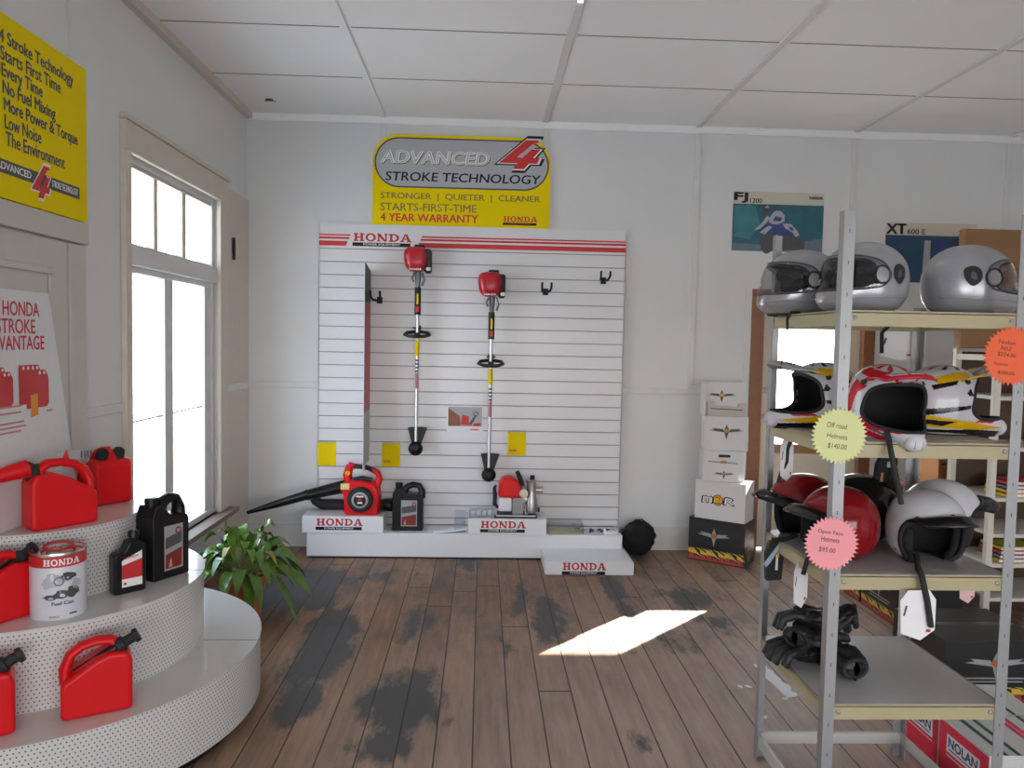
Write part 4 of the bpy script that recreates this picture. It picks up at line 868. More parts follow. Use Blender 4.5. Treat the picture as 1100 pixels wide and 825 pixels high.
b.poly(ell(X(.735), Z(.15), X(.07), Z(.15), 18), -.0014, 2); b.poly(ell(X(.735), Z(.15), X(.03), Z(.07), 14), -.0016, 6)
sh([(.40, .03), (.70, .04), (.78, .20), (.70, .42), (.52, .50), (.36, .42)], -.0012, 2); sh([(.46, .10), (.58, .08), (.60, .26), (.50, .30)], -.0018, 6)
sh([(.27, .44), (.33, .60), (.44, .66), (.54, .60), (.56, .46), (.48, .36), (.36, .36)], -.0020, 3); sh([(.24, .44), (.30, .47), (.40, .66), (.36, .68)], -.0024, 4)
sh([(.30, .40), (.36, .36), (.44, .52), (.40, .55)], -.0024, 4); sh([(.54, .50), (.66, .46), (.70, .36), (.62, .32), (.52, .38)], -.0020, 3)
sh([(.40, .62), (.41, .74), (.46, .86), (.52, .87), (.57, .78), (.57, .64), (.50, .58), (.44, .58)], -.0026, 4); sh([(.44, .66), (.52, .64), (.55, .72), (.47, .75)], -.0028, 3)
sh([(.55, .60), (.64, .60), (.72, .44), (.74, .36), (.70, .32), (.66, .42), (.58, .50)], -.0026, 4); sh([(.62, .54), (.66, .52), (.68, .46), (.64, .46)], -.0030, 3)
sh([(.38, .76), (.34, .66), (.36, .63), (.42, .70)], -.0026, 4); b.poly(ell(X(.365), Z(.895), X(.05), Z(.085), 16), -.0026, 6); sh([(.31, .82), (.37, .86), (.38, .80), (.33, .77)], -.0030, 2); sh([(.34, .93), (.38, .98), (.40, .92)], -.0030, 4)
b.text('FJ', X(.015), h*.81, wd*.14, h*.165, -.0008, 7, .035); b.text('1200', X(.185), h*.81, wd*.13, h*.075, -.0008, 7, .012); b.text('YAMAHA', X(.83), h*.89, wd*.155, h*.05, -.0008, 6, .04)
b.build('print', [mat('teal_print', (.018, .11, .15), .5, var=.5, scale=9), mat('track_grey_print', (.12, .17, .23), .5, var=.2), DGREY, mat('blue_print', (.03, .06, .22), .5, var=.3), mat('pale_rider_print', (.42, .42, .46), .5, var=.2), mat('light_teal_print', (.035, .19, .22), .5, var=.4, scale=10), mat('dark_print', (.06, .06, .08), .5), BLK], t)
t, wd, h = poster('dark blue motorbike poster with cream heading strip, half hidden behind silver helmets', (952, 238.5), (1046, 305), 'XT', '600 E', 0)
b = MB(); P = h*.79
b.poly([(0, 0), (wd, 0), (wd, P), (0, P)], -.0006, 0); b.poly([(wd*.42, 0), (wd*.50, 0), (wd*.50, P*.9), (wd*.43, P*.9)], -.001, 1); b.poly(ell(wd*.62, P*.86, wd*.05, P*.10, 14), -.001, 2); b.poly([(wd*.5, P*.3), (wd*.8, P*.3), (wd*.72, P*.8), (wd*.56, P*.8)], -.0009, 2)
b.text('XT', wd*.01, h*.81, wd*.21, h*.165, -.0008, 3, .03); b.text('600 E', wd*.235, h*.81, wd*.20, h*.085, -.0008, 3, .01)
b.build('print', [mat('navy_photo_print', (.015, .06, .13), .5, var=.4, scale=9), mat('pale_rider_print', (.42, .42, .46), .5), mat('blue_print', (.03, .06, .22), .5), BLK], t)

# ceiling tube light, only its near end shows at the top of the frame
t = thing('fluorescent_light', 'lit fluorescent batten on the ceiling, its far end at the top of the photo', 'light', (.437, 3.15, ZC-.012))
MB().box(-.03, .03, -.62, .62, -.045, 0).build('batten', PLW, t, bevel=.004)
MB().cyl((0, -.60, -.075), (0, .60, -.075), .014, 14).build('tube', mat('lit_tube', (1, .98, .94), .4, emit=6), t, 60)
b = MB(); b.box(-.014, .014, .595, .62, -.095, -.045); b.box(-.014, .014, -.62, -.595, -.095, -.045); b.build('lamp_holder', PLW, t)

# ------------------------------------------------------------------ helmet rack
RX0, RX1, RY0, RY1 = 1.132, 1.742, 2.405, 3.005
t = thing('steel_shelf_rack', 'cream and grey steel shelf rack holding motorcycle helmets at right', 'shelf rack', (RX0, RY0, 0))
RW, RD = RX1-RX0, RY1-RY0
for x, y, sx, sy, h in ((0, 0, 1, 1, 2.10), (RW, 0, -1, 1, 2.10), (0, RD, 1, -1, 2.10), (RW, RD, -1, -1, 1.83)):
    b = MB(); b.prism([(0, 0), (.036, 0), (.036, .003), (.003, .003), (.003, .036), (0, .036)], 0, h, map=lambda v: (x+sx*v[0], y+sy*v[2], v[1]))
    for k in range(int(h/.05)):
        z = .03+.05*k
        for q in (.018,):
            if sy > 0 and k % 2 == 0: b.poly([(x+sx*(q-.002), z), (x+sx*(q+.002), z), (x+sx*(q+.002), z+.012), (x+sx*(q-.002), z+.012)], y-.0006, 1)
    b.build('post', [STEEL, mat('dark_slot', (.12, .12, .12), .7)], t)
SHZ = (.502, .934, 1.366, 1.787)
for i, z in enumerate(SHZ):
    b = MB(); e = .004
    b.box(e, RW-e, e, e+.0025, z-.048, z); b.box(e, RW-e, RD-e-.0025, RD-e, z-.048, z); b.box(e, e+.0025, e, RD-e, z-.048, z); b.box(RW-e-.0025, RW-e, e, RD-e, z-.048, z)
    b.box(e, RW-e, e, e+.014, z-.050, z-.048); b.box(e, RW-e, RD-e-.014, RD-e, z-.050, z-.048)
    b.box(e, RW-e, e, RD-e, z-.008, z-.005)
    o = b.build('shelf', RACKC, t)
    MB().box(.012, RW-.012, .008, RD-.008, z-.005, z+.001).build('shelf_board', MASON, o, bevel=.001)
    for x in (.028, RW-.028):
        MB().lathe([(.007, 0), (.007, .004), (.004, .006)], 10).build('bolt', STEEL, o, 40, loc=(x+.022*(1 if x < .3 else -1), .0035, z-.024), rot=(PI/2, 0, 0))
b = MB(); z = .105
for x0, x1, y0, y1 in ((.004, RW-.004, .004, .007), (.004, RW-.004, RD-.007, RD-.004), (.004, .007, .004, RD-.004), (RW-.007, RW-.004, .004, RD-.004)): b.box(x0, x1, y0, y1, z-.05, z)
b.box(.0075, RW-.0075, .0072, .018, z-.0035, z-.0005); b.box(.0075, RW-.0075, RD-.018, RD-.0072, z-.0035, z-.0005); b.box(.0072, .0178, .019, RD-.019, z-.004, z-.001); b.box(RW-.0178, RW-.0072, .019, RD-.019, z-.004, z-.001)
b.build('bottom_frame', mat('pale_grey_enamel', (.52, .51, .46), .4), t)

# price stars
def star(label, px, py, rad, m, lines, hang):
    c = atY(px, py, RY0-.022); t = thing('price_star', label, 'price tag', (c.x, RY0-.022, c.z), 0, 'fluorescent price stars on the rack')
    n = 38; pts = []
    for i in range(2*n):
        a = PI*i/n; r = rad if i % 2 == 0 else rad*.86; pts.append((r*math.cos(a), r*math.sin(a)))
    MB().prism(pts, 0, .0012).build('card', m, t)
    MB().box(-.006, .006, .0012, .0185, -.01, .01).build('tape_tab', PAPER, t)
    b = MB()
    for s, x, z, wd, h in lines: b.text(s, x*rad, z*rad, wd*rad, h*rad, -.0006, 0, 0., .15, -.12)
    b.build('handwriting', INK, t)
star('pale lime star-edged price tag with faint handwriting on the rack post', 901.5, 468, .092, LIME, [('Off road', -.46, .30, .70, .18), ('Helmets', -.44, -.06, .72, .16), ('$140.00', -.40, -.44, .66, .20)], 0)
star('pink star-edged price tag reading open face helmets on the rack post', 893, 584, .090, PINK, [('Open Face', -.52, .36, .92, .17), ('Helmets', -.38, .10, .66, .17), ('$95.00', -.46, -.30, .60, .20)], 0)
star('orange star-edged price tag at the right edge of the photo', 1087, 382.5, .096, ORANGE, [('Nolan', -.48, .42, .56, .13), ('N62', -.40, .20, .36, .14), ('$224.00', -.50, .0, .62, .14), ('Special', -.60, -.30, .46, .10), ('$200.00', -.46, -.60, .56, .13)], 0)

# ---- helmets
def hp(az, e, H, k=1.):
    a, bb, ct, cb, chin, pw = H; se = math.sin(e); ca = math.cos(az); sa = math.sin(az)
    if e >= 0: ce = max(0, 1-abs(se)**2.15)**(1/2.15); z = ct*se
    else: ce = (1-abs(se)**3.4)**(1/3.4); z = cb*se
    x = a*ce*ca; y = bb*ce*sa
    if e < 0:
        f = max(0, ca)**pw; q = min(1, -se*1.5); x += chin*f*q
        if ca < 0: x *= 1-.16*se*se
        y *= 1-.06*se*se
    return Vector((x*k, y*k, z*(k if e > 0 else 1)))
def inpoly(x, y, P):
    c = False; n = len(P)
    for i in range(n):
        x0, y0 = P[i]; x1, y1 = P[i-1]
        if (y0 > y) != (y1 > y) and x < (x1-x0)*(y-y0)/(y1-y0)+x0: c = not c
    return c
D_ = math.degrees
def shell(H, eb, opening, k=1., nu=112, nv=60, paint=None):
    """helmet skin from the lower edge up to the crown with the face opening cut out; angles in degrees"""
    b = MB(); vs = []; fs = []; mi = []
    for j in range(nv+1):
        e = R_(-eb+(90+eb)*j/nv)
        for i in range(nu): vs.append(hp(2*PI*i/nu-PI, e, H, k))
    for j in range(nv):
        e = -eb+(90+eb)*(j+.5)/nv
        for i in range(nu):
            az = 360*(i+.5)/nu-180
            if opening and inpoly(az, e, opening): continue
            fs.append((j*nu+i, j*nu+(i+1) % nu, (j+1)*nu+(i+1) % nu, (j+1)*nu+i)); mi.append(paint(az, e) if paint else 0)
    b.add(vs, fs, mi); return b
def rim(b, H, pts, r, k=1., closed=False, mi=0): return b.tube([hp(R_(a), R_(e), H, k) for a, e in pts], r, 8, mi, closed=closed)
def smoothpoly(P, n=6, closed=True):
    out = []; m = len(P)
    for i in range(m if closed else m-1):
        p0, p1, p2, p3 = (P[(i-1) % m], P[i], P[(i+1) % m], P[(i+2) % m]) if closed else (P[max(i-1, 0)], P[i], P[i+1], P[min(i+2, m-1)])
        for k in range(n):
            t = k/n; out.append(tuple(.5*(2*p1[q]+(p2[q]-p0[q])*t+(2*p0[q]-5*p1[q]+4*p2[q]-p3[q])*t*t+(3*p1[q]-p0[q]-3*p2[q]+p3[q])*t**3) for q in (0, 1)))
    if not closed: out.append(P[-1])
    return out
def liner(H, eb, opening, t, zoff):
    o = shell(H, eb-3, opening, .90, 64, 32).build('liner', FABK, t, 80, loc=(0, 0, zoff)); return o
def patch(b, H, P, k, mi=0):
    c = (sum(p[0] for p in P)/len(P), sum(p[1] for p in P)/len(P)); n = len(P); vs = [hp(R_(c[0]), R_(c[1]), H, k)]
    for q in (.5, 1.): vs += [hp(R_(c[0]+(a-c[0])*q), R_(c[1]+(e-c[1])*q), H, k) for a, e in P]
    fs = [(0, 1+i, 1+(i+1) % n) for i in range(n)]+[(1+i, 1+n+i, 1+n+(i+1) % n, 1+(i+1) % n) for i in range(n)]
    b.add(vs, fs, mi)
def swing_tag(t, top, drop, wd, h, rz=0., m=PAPER, marks=True, world=False):
    if world:
        q = Matrix.Rotation(-t.rotation_euler.z, 4, 'Z') @ (Vector(top)-t.location); top = tuple(q); rz = rz-t.rotation_euler.z
    b = MB(); b.prism([(-wd*.3, 0), (wd*.3, 0), (wd*.5, -h*.2), (wd*.5, -h*.8), (wd*.1, -h), (-wd*.45, -h*.85), (-wd*.5, -h*.2)], -.001, .001); b.tube([(0, .0, 0), (0, 0, drop)], .002, 5)
    if marks: b.poly([(wd*.25, -h*.84), (wd*.38, -h*.84), (wd*.38, -h*.78), (wd*.25, -h*.78)], -.0016, 1); b.poly([(-wd*.42, -h*.5), (-wd*.36, -h*.5), (-wd*.3, -h*.3), (-wd*.36, -h*.3)], -.0016, 2)
    o = b.build('swing_tag', [m, SIGNRED, DGREY], t); o.location = (top[0], top[1], top[2]-drop); o.rotation_euler = (0, 0, rz); return o
def strap(t, pts, wd=.018, px=False):
    if px: q = (Matrix.Translation(t.location) @ t.rotation_euler.to_matrix().to_4x4()).inverted(); pts = [q @ atY(*p) for p in pts]
    b = MB(); vs = []; n = len(pts)
    b.tube(pts, wd/2, 8, flat=.75); return b.build('chin_strap', RUB, t, 60)

HF = (.150, .128, .135, .118, .030, 2.)
def full_face(label, loc, rz, group):
    t = thing('full_face_helmet', label, 'helmet', loc, rz, group); z0 = .118*math.sin(R_(68)); eb = 68
    op = smoothpoly([(-78, 2), (-71, -14), (-38, -18), (0, -19), (38, -18), (71, -14), (78, 2), (69, 24), (38, 31), (0, 33), (-38, 31), (-69, 24)])
    shell(HF, eb, op).build('shell', HSIL, t, 80, loc=(0, 0, z0)); liner(HF, eb, op, t, z0)
    b = MB(); rim(b, HF, op, .0045, .988, True); rim(b, HF, [(a*10-180, -eb) for a in range(36)], .007, .985, True); b.build('edge_trim', RUB, t, 60, loc=(0, 0, z0))
    # closed clear visor over the opening, ringed edge, pivots and vents
    vs = smoothpoly([(-92, 6), (-81, -13), (-45, -17), (0, -18), (45, -17), (81, -13), (92, 6), (81, 26), (45, 35), (0, 37), (-45, 35), (-81, 26)])
    b = MB(); nu, nv = 48, 10
    def vf(u, v):
        az = -89+178*u; wv = max(0, 1-(abs(az)/90)**5)**.5; lo = 6-(6+17.5)*wv; hi = 8+(37-8)*wv
        return hp(R_(az), R_(lo+(hi-lo)*v), HF, 1.022)
    b.grid(vf, nu, nv); b.build('visor', VISOR, t, 80, loc=(0, 0, z0))
    b = MB(); rim(b, HF, vs, .0025, 1.022, True); b.build('visor_edge', DGREY, t, 60, loc=(0, 0, z0))
    for s in (-1, 1):
        b = MB()
        rim(b, HF, [(s*(82+11*math.cos(q)), 5+13*math.sin(q)) for q in [2*PI*i/20 for i in range(20)]], .0028, 1.022, True, 0); patch(b, HF, [(s*(82+8*math.cos(q)), 5+10*math.sin(q)) for q in [-s*2*PI*i/18 for i in range(18)]], 1.03, 1)
        patch(b, HF, [(s*a, e) for a, e in (smoothpoly([(98, 2), (99, 16), (108, 22), (119, 17), (117, 3), (108, -8)])[::(1 if s < 0 else -1)])], 1.018, 0)
        patch(b, HF, [(s*a, e) for a, e in (smoothpoly([(104, 2), (105, 11), (110, 13), (110, 4)])[::(1 if s < 0 else -1)])], 1.026, 2)
        b.build('side_vent', [RUB, HSIL, DGREY], t, 60, loc=(0, 0, z0))
    b = MB(); rim(b, HF, [(a, -30-4*math.cos(R_(a))) for a in range(-150, 151, 6)], .003, .999); b.build('chin_crease', HSIL, t, 60, loc=(0, 0, z0))
    b = MB(); patch(b, HF, [(-24, -8), (-6, -8), (-6, 2), (-24, 2)][::-1], 1.03, 0); patch(b, HF, [(-22, -6), (-8, -6), (-8, -4), (-22, -4)][::-1], 1.033, 1); b.build('visor_sticker', [HGRY, DGREY], t, loc=(0, 0, z0))
    return t
G1 = 'silver full-face helmets on the top shelf'
S = SHZ[3]+.002
full_face('silver full-face helmet facing left, nearer one behind the front rack post', (1.318, 2.635, S), R_(188), G1)
full_face('silver full-face helmet facing left, behind another one at the top shelf left end', (1.205, 2.89, S), R_(186), G1)
h3 = full_face('silver full-face helmet facing right, at the right end of the top shelf', (1.690, 2.645, S), R_(-4), G1)
strap(list(bpy.data.objects)[-1].parent if False else h3, [(-.13, .23, .0), (-.14, .33, -.06), (-.135, .335, -.14)], .016)
o = swing_tag(h3, (-.06, .365, -.02), .02, .15, .13, .1)
ls = thing('hanging_cord', 'thin black helmet cord hanging below the top shelf at left', 'cord', (1.165, 2.80, S))
MB().tube([(.0, .0, .004), (-.036, -.01, .003), (-.052, -.015, -.02), (-.050, -.015, -.06)], .006, 6, flat=.5).tube([(-.050, -.015, -.06), (-.056, -.015, -.12), (-.075, -.02, -.22)], .002, 5).build('cord', RUB, ls, 60)

# motocross helmets
HM = (.140, .120, .130, .125, .095, 4.5)
MXO = smoothpoly([(-66, 4), (-66, -14), (-48, -26), (-20, -27), (0, -26), (20, -27), (48, -26), (66, -14), (66, 4), (58, 26), (34, 38), (0, 41), (-34, 38), (-58, 26)])
def mx(label, loc, rz, paint, mats, peakpaint, group, pitch=0., peak_l=.125):
    t = thing('motocross_helmet', label, 'helmet', loc, rz, group, rot=(0, pitch, rz)); eb = 66; z0 = .125*math.sin(R_(eb))
    shell(HM, eb, MXO, 1., 288, 150, paint).build('shell', mats, t, 80, loc=(0, 0, z0)); liner(HM, eb, MXO, t, z0)
    b = MB(); rim(b, HM, MXO, .0065, .985, True); rim(b, HM, [(a*10-180, -eb) for a in range(36)], .007, .985, True); b.build('edge_trim', RUB, t, 60, loc=(0, 0, z0))
    # visor peak: curved plate anchored on the brow
    def pf(u, v):
        s = 2*u-1; base = hp(R_(s*84), R_(44-10*s*s), HM, 1.035); tip = Vector((.150+peak_l-.05*s*s, s*.088, .118-.020*s*s)); q = v
        p = base*(1-q)+tip*q; p.z += .018*math.sin(PI*q)*(1-.6*s*s); return p
    nu, nv = 28, 14; b = MB(); b.grid(pf, nu, nv)
    b.mi = [peakpaint((i+.5)/nu*2-1, (j+.5)/nv) for j in range(nv) for i in range(nu)]
    b.build('peak', mats, t, 60, solid=.007, loc=(0, 0, z0))
    for s in (-1, 1): MB().cyl(hp(R_(s*74), R_(34), HM, 1.03), hp(R_(s*74), R_(34), HM, 1.07), .010, 10).build('peak_screw', RUB, t, 40, loc=(0, 0, z0))
    # chin vent: mouth piece with slots
    c = hp(0, R_(-46), HM, 1.); b = MB()
    def dome(u, v): q = u*2*PI; p = (v-.5)*PI; return (c.x-.022+.026*math.cos(p)*math.cos(q), .036*math.cos(p)*math.sin(q), c.z+.002+.030*math.sin(p))
    b.grid(dome, 28, 14, 0, True); o = b.build('chin_vent', [mats[0]], t, 80, loc=(0, 0, z0))
    for k in (-1, 1): MB().tube([(c.x-.001, k*.012, c.z-.012), (c.x+.0015, k*.013, c.z+.001), (c.x-.001, k*.012, c.z+.014)], .0025, 6).build('vent_slot', HGRY, o, 60)
    return t
def P_(az, e, P): return inpoly(az, e, P)
def paint_y(az, e):
    A = abs(az)
    if e > 62: return 2 if (int((A+e)/14) % 3 == 0) else 0
    if P_(A, e, [(60, 44), (120, 30), (128, 40), (96, 54), (50, 58)]): return 1
    if P_(A, e, [(86, 38), (128, 28), (124, 20), (92, 30)]): return 2
    if P_(A, e, [(70, -2), (150, -13), (150, -24), (118, -18), (72, -8)]): return 2
    if P_(A, e, [(90, -30), (150, -28), (150, -36), (110, -40)]): return 2
    if P_(A, e, [(18, -44), (64, -30), (160, -16), (160, -44), (100, -44), (44, -48)]): return 1
    if P_(A, e, [(24, -52), (60, -46), (150, -50), (150, -58), (100, -56), (60, -60), (24, -60)]): return 2
    if A < 60 and e < -52: return 2
    if P_(A, e, [(28, -28), (56, -27), (62, -31), (34, -34)]): return 3
    if P_(A, e, [(66, 12), (74, 12), (78, 16), (70, 24)]): return 2
    return 0
def peak_y(s, v):
    A = abs(s)
    if v > .72: return 4
    if (.2 < A < .5 and v > .2): return 1
    if .5 <= A < .66 or (A < .1 and v < .5): return 2
    return 1 if A > .8 and v < .5 else 4
G2 = 'motocross helmets on the second shelf'
S = SHZ[2]+.002
YM = [HWHT, HYEL, HBLK, HREDG, HGRY]
y1 = mx('white and yellow motocross helmet facing left with grey peak, left end of the rack', (1.285, 2.850, S), R_(184), paint_y, YM, peak_y, G2, 0, .065)
strap(y1, [(868, 458, 2.86), (852, 468, 2.86), (846, 482, 2.86), (845, 496, 2.86), (839, 508, 2.86), (836, 518, 2.86)], .016, True)
p = atY(846, 470, 2.86); swing_tag(y1, p, .0, .065, .17, .4, world=True)
y2 = mx('white and yellow motocross helmet facing right, beside the orange price star', (1.655, 2.70, S), R_(-6), paint_y, YM, peak_y, G2, 0, .07)
def paint_r(az, e):
    A = abs(az)
    if e > 66: return 1 if int(A/22) % 2 else 0
    if P_(A, e, [(66, 30), (100, 36), (104, -20), (88, -14), (80, 18)]): return 1
    if P_(A, e, [(60, 44), (110, 48), (110, 64), (40, 62), (20, 54), (48, 52)]): return 1
    if 8 < A < 20 and 42 < e < 62: return 1
    if P_(A, e, [(14, -26), (66, -18), (74, -24), (56, -36), (22, -31)]): return 1
    if P_(A, e, [(30, -44), (100, -30), (100, -46), (40, -58)]): return 1
    if 60 < A < 150 and e < -56: return 2
    if 110 < A < 140 and -20 < e < 20: return 1
    if P_(A, e, [(28, -38), (96, -24), (98, -28), (34, -42)]): return 3
    if e > 50 and (int((A*1.3+e*2)/16) % 5 == 0): return 3
    return 0
def peak_r(s, v):
    A = abs(s)
    if A > .72: return 1
    if .18 < A < .30: return 1
    if .36 < A < .62 and .3 < v < .7: return 3 if int(v*14) % 2 else 0
    return 0 if v < .8 else 1
rm = mx('red and white motocross helmet facing forward, in the middle of the rack', (1.378, 2.590, S+.004), R_(-88), paint_r, [HWHT, HREDG, HBLK, DGREY], peak_r, G2, R_(9), .03)
strap(rm, [(952, 462, 2.46), (955, 474, 2.39), (958, 490, 2.375), (963, 515, 2.375), (968, 541, 2.375)], .024, True)
kb = thing('strap_bundle', 'dark bundle of printed straps and card hanging behind the white helmets', 'straps', (1.545, 2.86, SHZ[2]-.05))
b = MB(); b.prism([(-.05, -.25), (.04, -.22), (.045, -.12), (.0, -.02), (-.035, -.09)], -.012, .012); b.tube([(.02, -.02, 0), (.025, -.02, -.08), (.012, -.02, -.18)], .012, 8, flat=.5); b.tube([(-.01, 0, -.03), (-.01, 0, .0)], .004, 6)
b.build('pouch', FABK, kb, 60); b = MB(); b.poly([(-.03, -.20), (-.018, -.20), (-.012, -.12), (-.022, -.12)], -.014, 0); b.poly([(0, -.10), (.02, -.10), (.015, -.075), (.0, -.08)], -.014, 1); b.build('print', [mat('tan_print', (.4, .2, .1), .5), HGRY], kb)

# open-face helmets
HO = (.142, .124, .136, .115, .0, 2.)
def open_face(label, loc, rz, m, group, peak=True, studs=True):
    t = thing('open_face_helmet', label, 'helmet', loc, rz, group); eb = 72; z0 = .115*math.sin(R_(eb))
    op = smoothpoly([(-74, -80), (-70, -50), (-74, -22), (-70, 6), (-50, 20), (0, 24), (50, 20), (70, 6), (74, -22), (70, -50), (74, -80)], 6, False)
    shell(HO, eb, op).build('shell', m, t, 80, loc=(0, 0, z0)); liner(HO, eb, op, t, z0)
    vis = [p for p in op if p[1] > -eb]
    b = MB(); rim(b, HO, vis, .010, .985); back = [(a, -eb) for a in range(72, 289, 8)]; rim(b, HO, back, .008, .985); b.build('edge_trim', RUB, t, 60, loc=(0, 0, z0))
    for s in (-1, 1):
        b = MB(); b.add([hp(R_(s*(60+16*u)), R_(-64+70*v), HO, .90-.12*(1-u)) for v in (0, .25, .5, .75, 1) for u in (0, .5, 1)], [(3*j+i, 3*j+i+1, 3*j+i+4, 3*j+i+3) for j in range(4) for i in range(2)])
        b.build('cheek_pad', FABK, t, 80, loc=(0, 0, z0), solid=.02)
    if peak:
        def pf(u, v):
            s = 2*u-1; base = hp(R_(s*66), R_(28-14*s*s), HO, 1.03); tip = Vector((.204-.070*s*s, s*.098, .048-.018*s*s)); p = base*(1-v)+tip*v; p.z += .012*math.sin(PI*v)*(1-.5*s*s); return p
        MB().grid(pf, 24, 8).build('peak', HBLK, t, 60, solid=.006, loc=(0, 0, z0))
        b = MB()
        for q in (-50, 0, 50): c = hp(R_(q), R_(27-12*(q/66)**2), HO, 1.02); d = hp(R_(q), R_(27-12*(q/66)**2), HO, 1.085); b.cyl(c, d, .011, 10)
        b.build('studs', RUB, t, 40, loc=(0, 0, z0))
    b = MB()
    for s in (-1, 1): patch(b, HO, [(s*(88+2.5*math.cos(q)), -40+3*math.sin(q)) for q in [-s*2*PI*i/10 for i in range(10)]], 1.012)
    b.build('rivets', DGREY, t, loc=(0, 0, z0))
    return t
S = SHZ[1]+.002; G3 = 'open-face helmets on the third shelf'
ra = open_face('dark red open-face helmet facing left, behind the pink price star', (1.268, 2.640, S), R_(190), HRED, G3)
p = atY(861, 603, 2.66); swing_tag(ra, p, .0, .075, .17, .5, world=True)
strap(ra, [(.06, .05, .02), (.12, .06, .004), (.15, .05, .006), (.165, .05, -.05)])
rb = open_face('dark red open-face helmet facing left, at the back left of the third shelf', (1.245, 2.885, S), R_(186), HRED, G3)
strap(rb, [(.05, .05, .02), (.11, .06, .006), (.15, .05, .004)])
open_face('black open-face helmet behind the red ones on the third shelf', (1.475, 2.90, S), R_(175), HBLK, G3, False)
wf = open_face('white open-face helmet with black peak facing forward on the third shelf', (1.560, 2.600, S), R_(-86), HWHT, G3)
strap(wf, [(984, 596, 2.50), (986, 610, 2.42), (990, 618, 2.385), (996, 645, 2.38), (1000, 673, 2.38)], .026, True)
p = atY(987, 634, 2.385); swing_tag(wf, p, .0, .125, .165, .1, world=True)
wr_ = open_face('white open-face helmet facing right at the right end of the third shelf', (1.735, 2.80, S), R_(-3), HWHT, G3)
p = atY(1040, 612, 3.03); swing_tag(wr_, p, .0, .07, .14, .1, mat('pale_pink_tag', (.75, .5, .5), .5), world=True)
gt = thing('glasses_pouch', 'black pouch with pale streaks hanging at the left rear corner of the third shelf', 'pouch', (1.125, 2.855, SHZ[1]-.005))
b = MB(); b.prism([(-.03, -.155), (.03, -.15), (.035, -.06), (.02, .0), (-.02, .0), (-.035, -.05)], -.015, .015); b.build('pouch', RUB, gt, bevel=.006)
b = MB(); b.poly([(-.035, -.10), (-.018, -.08), (.024, -.008), (.012, -.006), (-.045, -.085)], -.018, 0); b.poly([(0, -.11), (.01, -.11), (.01, -.05), (.002, -.05)], -.018, 1); b.poly([(.004, -.065), (.014, -.06), (.012, -.035), (.006, -.04)], -.0184, 2); b.build('print', [mat('pale_blue_print', (.40, .52, .68), .4), WPRINT, mat('amber_logo_print', (.8, .38, .03), .4)], gt)

# gloves on the bottom shelf
def leather_glove(loc, rot, label, seed):
    t = thing('leather_glove', label, 'glove', loc, 0, 'black gloves on the bottom shelf', rot); rnd = random.Random(seed)
    p1, p2, p3 = rnd.uniform(0, 6), rnd.uniform(0, 6), rnd.uniform(0, 6)
    def palm(u, v):
        a = 2*PI*u; q = v; w_ = .066*(math.sin(PI*(.12+.76*q)))**.5; n = 1+.14*math.sin(3*a+9*q+p1)+.08*math.sin(7*a+19*q+p2)+.05*math.sin(13*a-11*q+p3)
        if v in (0, 1): w_ *= .3
        return (-.13+.22*q, w_*math.cos(a)*n, .045+.042*math.sin(a)*n*(.7+.3*math.sin(PI*q))+.012*math.sin(7*q+p1))
    MB().grid(palm, 40, 30, 0, True).build('palm', GLV, t, 80)
    for k, (y, l) in enumerate(((-.044, .05), (-.016, .065), (.014, .068), (.042, .055))):
        c = rnd.uniform(.4, 1.)
        MB().tube([(.055, y, .05), (.085, y*1.1, .062), (.075+l, y*1.2, .058-.01*c), (.08+l*1.15, y*1.25, .03-.012*c), (.072+l*1.1, y*1.25, .012)], [.019, .019, .018, .016, .010], 10).build('finger', GLV, t, 60)
    MB().tube([(-.03, -.055, .04), (.01, -.085, .05), (.05, -.098, .032), (.06, -.10, .022)], [.02, .02, .016, .010], 10).build('thumb', GLV, t, 60)
    MB().tube([(-.118, .046*math.cos(a), .045+.032*math.sin(a)) for a in [2*PI*i/16 for i in range(16)]], .010, 6, closed=True).build('cuff_strap', RUB, t, 60)
    return t
GLV = mat('black_leather', (.012, .012, .013), .5, bump=.35, scale=60)
S = SHZ[0]+.002
leather_glove((1.225, 2.765, S), (0, 0, R_(200)), 'black leather glove at the bottom of the glove heap, fingers to the left', 1)
leather_glove((1.300, 2.700, S), (0, 0, R_(100)), 'black leather glove at the right foot of the heap, fingers pointing back', 2)
leather_glove((1.255, 2.770, S+.072), (.1, -.1, R_(35)), 'black leather glove lying across the two lower gloves', 3)
leather_glove((1.270, 2.740, S+.118), (.25, .15, R_(160)), 'black leather glove crumpled at the top of the heap', 4)

